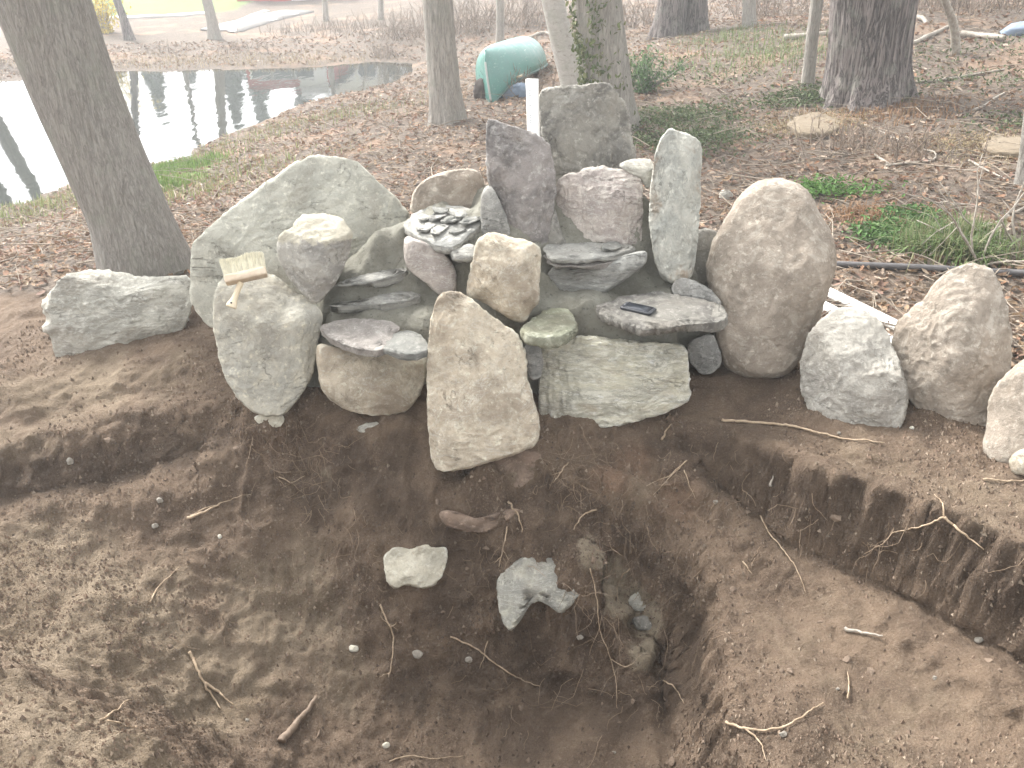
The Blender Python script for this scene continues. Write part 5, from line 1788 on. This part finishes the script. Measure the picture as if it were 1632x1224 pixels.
def grass_patch(name, label, spots, n, h, pal, mat, kind='stuff', wid=.004, cat=None, lean=.35):
    mb = MB()
    T, V, C = [], [], []
    k = 0
    for u, v, r in spots:
        c = hit(u, v)
        for _ in range(n):
            x, y = c[0] + random.gauss(0, r), c[1] + random.gauss(0, r)
            V.append((x, y))
    xy = np.array(V)
    z = ground_z(xy)
    okk = z > WATER + .01
    xy, z = xy[okk], z[okk]
    m = len(xy)
    a = rng.uniform(0, 2 * pi, m)
    L_ = h * rng.uniform(.5, 1.2, m)
    le = rng.normal(0, lean, m)
    d = np.c_[np.cos(a), np.sin(a), np.zeros(m)]
    s = np.c_[-np.sin(a), np.cos(a), np.zeros(m)] * (wid * rng.uniform(.6, 1.4, m))[:, None]
    b0 = np.c_[xy, z - .01]
    m1 = b0 + np.c_[d[:, :2] * (le * L_ * .3)[:, None], L_ * .55]
    t1 = b0 + np.c_[d[:, :2] * (le * L_ * 1.0)[:, None], L_ * (1 - .35 * np.abs(le))]
    VV = np.stack([b0 - s, b0 + s, m1 + s * .8, m1 - s * .8, t1], 1).reshape(-1, 3)
    o5 = np.arange(m)[:, None] * 5
    me = mesh_np(name, VV, [o5 + np.array([[3, 2, 4]]), o5 + np.array([[0, 1, 2, 3]])], False)
    attr(me, 'tint', np.repeat(pick(pal, m), 5, 0), 'FLOAT_COLOR')
    o = link(name, me, mat)
    return tag(o, label, cat, None, kind)


GRN = [(.14, .26, .05), (.19, .32, .07), (.11, .2, .05), (.26, .33, .12)]
DRY = [(.42, .34, .20), (.36, .28, .16), (.48, .40, .26)]
grass_patch('grass', 'fresh green grass on the pond bank behind the leaning tree', [(250, 280, .2), (268, 276, .22), (298, 268, .18), (255, 298, .16)], 800, .10, GRN, M['green'])
grass_patch('grass', 'sparse yellow green grass on the pond bank', [(290, 310, .4), (390, 225, .5), (90, 325, .35), (60, 335, .35), (350, 280, .5), (560, 180, .5)], 500, .09, [(.30, .32, .14), (.36, .33, .18), (.22, .28, .1)], M['green'])
grass_patch('grass', 'tan dead grass in patches on the wooded slope', [(1290, 195, .22), (1325, 190, .22), (1540, 232, .2), (1590, 228, .25), (1620, 240, .2), (1270, 205, .15)], 700, .05, DRY, M['leaf'], lean=.9)
grass_patch('grass', 'long green grass tuft behind the pointed boulder', [(1510, 395, .12), (1540, 400, .12), (1490, 400, .1)], 700, .16, [(.12, .19, .06), (.18, .26, .1), (.26, .26, .14)], M['green'], lean=.8)
grass_patch('grass', 'soft green grassy growth left of the big oak', [(1210, 70, .5), (1180, 95, .5), (1240, 90, .4), (1160, 60, .4)], 420, .12, [(.20, .27, .10), (.27, .33, .15), (.16, .22, .09)], M['green'], lean=.6)
grass_patch('grass', 'dry tan reeds along the far shore of the pond', [(u, 100, .5) for u in range(40, 620, 45)], 220, .10, DRY, M['leaf'], lean=.5)
grass_patch('grass', 'orange dry needles and stems below the oak', [(1400, 180, .3), (1440, 175, .3), (1415, 348, .12), (1380, 345, .12), (1000, 100, .5)], 350, .08, [(.36, .215, .12), (.31, .19, .11)], M['leaf'], lean=1.0)
IV = [(.075, .115, .045), (.105, .155, .06), (.06, .085, .035), (.15, .19, .09)]


def cover(label, spots, n, size, pal=IV, h=.06):
    P = []
    for u, v, r in spots:
        c = hit(u, v)
        xy = np.c_[rng.normal(c[0], r, n), rng.normal(c[1], r * .9, n)]
        P.append(np.c_[xy, ground_z(xy) + rng.uniform(.015, h, n)])
    P = np.concatenate(P)
    o = scatter('ground_cover', P, rng.uniform(.6, 1.3, len(P)) * size, pick(pal, len(P)), M['green'], None, (LEAF, LEAF_T), .5)
    tag(o, label, None, None, 'stuff')


cover('low evergreen ground cover behind the tall grey stone', [(1040, 190, .25), (1080, 200, .28), (1110, 185, .25), (1060, 225, .2), (1095, 235, .2), (1130, 220, .2)], 700, .034)
cover('ivy around the foot of the big oak', [(1290, 150, .2), (1320, 158, .18), (1345, 160, .15), (1270, 165, .2), (1420, 160, .1)], 420, .04)
cover('bright green weeds on the slope behind the pointed boulder', [(1430, 375, .12), (1455, 385, .12), (1400, 380, .08), (1450, 350, .08)], 480, .034, [(.09, .20, .055), (.13, .25, .075), (.075, .14, .045)], .06)
cover('small green weeds right of the egg boulder', [(1320, 303, .10), (1355, 308, .12), (1300, 310, .08)], 260, .034, [(.10, .22, .05), (.14, .28, .07)], .06)
cover('scattered green leaves on the right slope', [(1600, 130, .3), (1480, 130, .3), (1460, 90, .3), (1610, 80, .3), (1150, 130, .3), (1200, 170, .3), (1620, 200, .2)], 200, .04)


def bush(label, u, v, wid, hgt_, n, pal, size, name='bush', cat='bush', squash=.8, sd=0):
    b = hit(u, v)
    rs = np.random.default_rng(sd)
    rt = empty(name, tuple(b), label, cat, 'bushes')
    mb = MB()
    tips = []
    for _ in range(22):
        d = np.array([rs.normal(0, .6) * wid, rs.normal(0, .5) * wid, hgt_ * rs.uniform(.5, 1)])
        P = spline([np.zeros(3), d * .5 + rs.normal(0, .03, 3), d], 6)
        mb.tube(P, np.linspace(.008, .003, 6), 4, False)
        tips.append(P)
    link('stems', mb.mesh('stems'), M['bark'], rt)
    P = np.concatenate(tips)
    Q = P[rs.integers(0, len(P), n)] + rs.normal(0, .1, (n, 3)) * np.array([wid, wid, hgt_])
    Q[:, 2] = np.maximum(Q[:, 2], .02)
    o = scatter('foliage', Q, rs.uniform(.6, 1.3, n) * size, pick(pal, n, rs, .35), M['green'], rt, tiltsd=1.0, rs=rs)
    tag(o, kind='stuff')


bush('soft green bush right of the ivy covered trunk', 1025, 148, .34, .42, 2200, [(.12, .22, .09), (.17, .28, .12), (.09, .16, .07)], .035, sd=1)
bush('small green bush between pale trunk and ivy covered trunk', 930, 110, .22, .5, 900, [(.12, .20, .09), (.16, .26, .11)], .04, sd=2)
bush('yellow flowering bush on the far bank', 165, 52, .75, 1.5, 2600, [(.75, .58, .08), (.65, .52, .1), (.8, .66, .16)], .07, sd=3)

# ivy on its trunk
n = 1500
zz = rng.uniform(-.1, 1.9, n)
th = rng.normal(R(215), .75, n)
tr = ivt.children[0]
lx = np.array(ivt.location)
tb, tt_ = py(972, 185, 8.2), py(952, -5, 8.2)
f_ = (zz + lx[2] - tb[2]) / (tt_[2] - tb[2])
cen = tb + (tt_ - tb) * f_[:, None]
rr = .215 + rng.uniform(0, .05, n)
P = cen + np.c_[np.cos(th) * rr, np.sin(th) * rr, np.zeros(n)] - lx
kp = fbm(np.c_[th * 2.5, zz * 2.2, np.zeros(n)], 3) > -.12
o = scatter('ivy', P[kp], rng.uniform(.03, .06, n)[kp], pick([(.10, .15, .05), (.16, .20, .08), (.24, .26, .13)], int(kp.sum())), M['green'], ivt, tiltsd=1.1)
tag(o, kind='stuff')

M['mound'] = mat_plain('tan_dry_grass', (.19, .152, .105), .95, .45, 60, 1.0)
for lb, poly, sd in [('low tan mound of dry grass at the foot of the big oak', [(1252, 200), (1270, 188), (1300, 180), (1335, 182), (1352, 190), (1340, 206), (1310, 216), (1275, 214)], 601),
                     ('low tan mound of dry grass at the right edge of the slope', [(1560, 232), (1590, 218), (1632, 214), (1680, 220), (1680, 242), (1630, 248), (1585, 244)], 602)]:
    b = hit((poly[0][0] + poly[3][0]) / 2, poly[5][1] - 6)
    stone('grass_mound', lb, 'grass mound', poly, 'mound', z=b[2] + .012, T=(.022, .1), e=.5, ez=.9, sub=5, cuts=0, rough=.10, seed=sd, group='tan dry grass mounds')

# ------------------------------------------------------------------ odds and ends by the canoe and in the back
b = hit(812, 158)
stone('tarp', 'crumpled grey blue tarp under the canoe', 'tarp', [(800, 150), (815, 138), (838, 132), (850, 140), (848, 158), (825, 164), (805, 162)], 'tarp', base=b + np.array([0, .2, .1]), T=(.12, .2), e=.8, ez=.8, sub=4, cuts=5, rough=.22, seed=401)
b = hit(768, 160)
stone('stump', 'dark rotten stump beside the near end of the canoe', 'stump', [(755, 150), (758, 132), (768, 125), (780, 130), (788, 150), (784, 166), (762, 164)], 'debris', base=b + np.array([0, .15, .1]), T=(.12, .14), e=.6, ez=.6, sub=4, cuts=8, rough=.15, seed=402)
b = hit(1620, 60)
stone('tarp', 'dark blue tarp heap at the top right edge', 'tarp', [(1590, 62), (1600, 46), (1622, 36), (1660, 34), (1690, 50), (1680, 66), (1630, 66)], 'tarp', base=b + np.array([0, .3, .1]), T=(.2, .25), e=.8, ez=.8, sub=4, cuts=5, rough=.15, seed=403)
b = hit(1155, 316)
stone('stone', 'small whitish stone on the leaves left of the egg boulder', 'stone', [(1145, 312), (1150, 303), (1162, 303), (1170, 312), (1162, 322), (1148, 320)], 'grey', base=b, T=(.04, .05), e=.6, ez=.6, sub=4, cuts=6, seed=404)

# ------------------------------------------------------------------ far bank: walk, houses, evergreens


def strip(name, label, pix, w, mat):
    P = np.array([hit(u, v) for u, v in pix])
    S = spline(P, 40)
    T = np.gradient(S, axis=0)
    T[:, 2] = 0
    T /= np.linalg.norm(T, axis=1)[:, None]
    Nn = np.c_[-T[:, 1], T[:, 0], np.zeros(40)] * w / 2
    V = np.stack([S - Nn, S + Nn], 1).reshape(-1, 3)
    V[:, 2] = ground_z(V[:, :2]) + .03
    V2 = V.copy()
    V2[:, 2] -= .1
    i = np.arange(39) * 2
    Q = np.concatenate([np.stack([i, i + 2, i + 3, i + 1], -1), np.stack([i, i + 80, i + 82, i + 2], -1), np.stack([i + 1, i + 3, i + 83, i + 81], -1)])
    return tag(link(name, mesh_np(name, np.concatenate([V, V2]), Q), mat), label, None, None, 'structure')


M['path'] = mat_plain('pale_walk', (.42, .40, .37), .9, .15, 3, .2)
M['path2'] = mat_plain('grey_gravel', (.27, .255, .24), .95, .2, 3, .4)
strip('path', 'grey footpath running towards the red house', [(352, 50), (400, 36), (440, 26), (475, 18)], 1.0, M['path2'])
strip('kerb', 'pale edging line along the near side of the footpath', [(368, 52), (420, 38), (460, 26), (480, 22)], .18, M['path'])
strip('kerb', 'pale edging line along the far side of the footpath', [(342, 48), (385, 33), (425, 18)], .18, M['path'])
strip('path', 'pale path along the lawn beyond the pond', [(120, 30), (200, 29), (270, 26), (330, 22)], .5, M['path'])

M['red'] = mat_plain('red_siding', (.42, .05, .04), .7, .12, 3, .1)
M['creamwall'] = mat_plain('cream_siding', (.74, .70, .58), .7, .08, 3, .1)
M['roof'] = mat_plain('dark_shingle', (.09, .088, .09), .9, .2, 6, .3)
M['glass'] = mat_plain('window_glass', (.05, .06, .07), .1, .1, 3, 0)
M['trim'] = mat_plain('white_trim', (.7, .7, .68), .6, .05, 6, 0)


def house(label, name, u0, u1, y, h, rh, wall, depth=5.0, nwin=3):
    xa, xb = ray(u0, 20)[0] / ray(u0, 20)[1] * y, ray(u1, 20)[0] / ray(u1, 20)[1] * y
    cx, w = (xa + xb) / 2, xb - xa
    z0 = hgt([[cx, y]])[0] - .1
    rt = empty(name, (cx, y, z0), label, 'house')
    mb = MB()
    mb.box((0, depth / 2, h / 2), (w, depth, h))
    mb.build('wall', wall, rt, smooth=False)
    mb = MB()
    o_ = .25
    V = [(-w / 2 - o_, -o_, h - .05), (w / 2 + o_, -o_, h - .05), (w / 2 + o_, depth + o_, h - .05), (-w / 2 - o_, depth + o_, h - .05), (-w / 2 - o_, depth / 2, h + rh), (w / 2 + o_, depth / 2, h + rh)]
    mb.add(V, [(0, 4, 3), (1, 2, 5)], [(0, 1, 5, 4), (2, 3, 4, 5), (0, 3, 2, 1)])
    mb.build('roof', M['roof'], rt, smooth=False)
    for k in range(nwin):
        xw = -w / 2 + w * (k + .7) / (nwin + .6)
        mb = MB()
        mb.box((xw, -.02, h * .6), (.7, .05, .8))
        f = mb.build('window', M['trim'], rt, smooth=False)
        mb = MB()
        mb.box((xw, -.04, h * .6), (.56, .03, .66))
        mb.build('pane', M['glass'], f, smooth=False)
    mb = MB()
    mb.box((w * .36, -.02, 1.0), (.85, .06, 1.9))
    d = mb.build('door', M['trim'], rt, smooth=False)
    mb = MB()
    mb.box((w * .36 + .3, -.07, 1.0), (.05, .05, .05))
    mb.build('handle', M['roof'], d, smooth=False)


house('low red house across the pond', 'house', 380, 508, 28.5, 1.75, .12, M['red'])
house('low cream house across the pond right of the red one', 'house', 516, 650, 33, 2.5, .15, M['creamwall'])


def evergreen(label, u, y, h, w, sd):
    x = ray(u, 0)[0] / ray(u, 0)[1] * y
    z0 = hgt([[x, y]])[0]
    rt = empty('evergreen_tree', (x, y, z0), label, 'tree', 'evergreens beyond the pond')
    mb = MB()
    mb.tube([(0, 0, -.1), (0, 0, h)], [.14, .02], 10)
    link('trunk', mb.mesh('trunk'), M['bark_oak'], rt)
    rs = np.random.default_rng(sd)
    n = 2600
    t = rs.uniform(.06, 1, n)
    w = w * .62
    r = (1 - t) * w * (.45 + .55 * rs.uniform(0, 1, n) ** .5) * (1 + .35 * np.sin(t * 40))
    a = rs.uniform(0, 2 * pi, n)
    P = np.c_[np.cos(a) * r, np.sin(a) * r, t * h - r * .15]
    o = scatter('crown', P, rs.uniform(.2, .42, n), pick([(.04, .075, .035), (.055, .09, .045), (.03, .055, .03)], n, rs), M['green'], rt, tiltsd=.8, rs=rs)
    tag(o, kind='stuff')


for i, (u, y, h, w, lb) in enumerate([(225, 33, 3.2, 1.1, 'dark evergreen left of the lawn tree across the pond'), (285, 35, 2.4, 1.0, 'small evergreen across the pond'), (352, 34, 3.8, 1.2, 'tall evergreen beside the red house'), (395, 37, 4.6, 1.3, 'tall evergreen behind the red house'),
                                      (470, 37, 5.0, 1.4, 'dark evergreen behind the red house, right one'), (165, 38, 2.6, 1.1, 'evergreen at the far lawn edge'), (610, 38, 4.6, 1.5, 'evergreen beside the cream house'), (40, 40, 4.2, 1.5, 'evergreen on the far left lawn')]):
    evergreen(lb, u, y, h, w, 500 + i)

# ------------------------------------------------------------------ haze
hz = bpy.data.materials.new('air_haze')
hz.use_nodes = True
ht = hz.node_tree
ht.nodes.remove(ht.nodes['Principled BSDF'])
pv = ht.nodes.new('ShaderNodeVolumePrincipled')
pv.inputs['Color'].default_value = (.96, .985, 1, 1)
pv.inputs['Density'].default_value = .0065
pv.inputs['Anisotropy'].default_value = .35
ht.links.new(pv.outputs[0], ht.nodes['Material Output'].inputs['Volume'])
mb = MB()
mb.box((0, 22, 6.9), (170, 110, 18))
tag(mb.build('haze', hz, smooth=False), 'thin pale haze in the air over the pond', None, None, 'stuff')
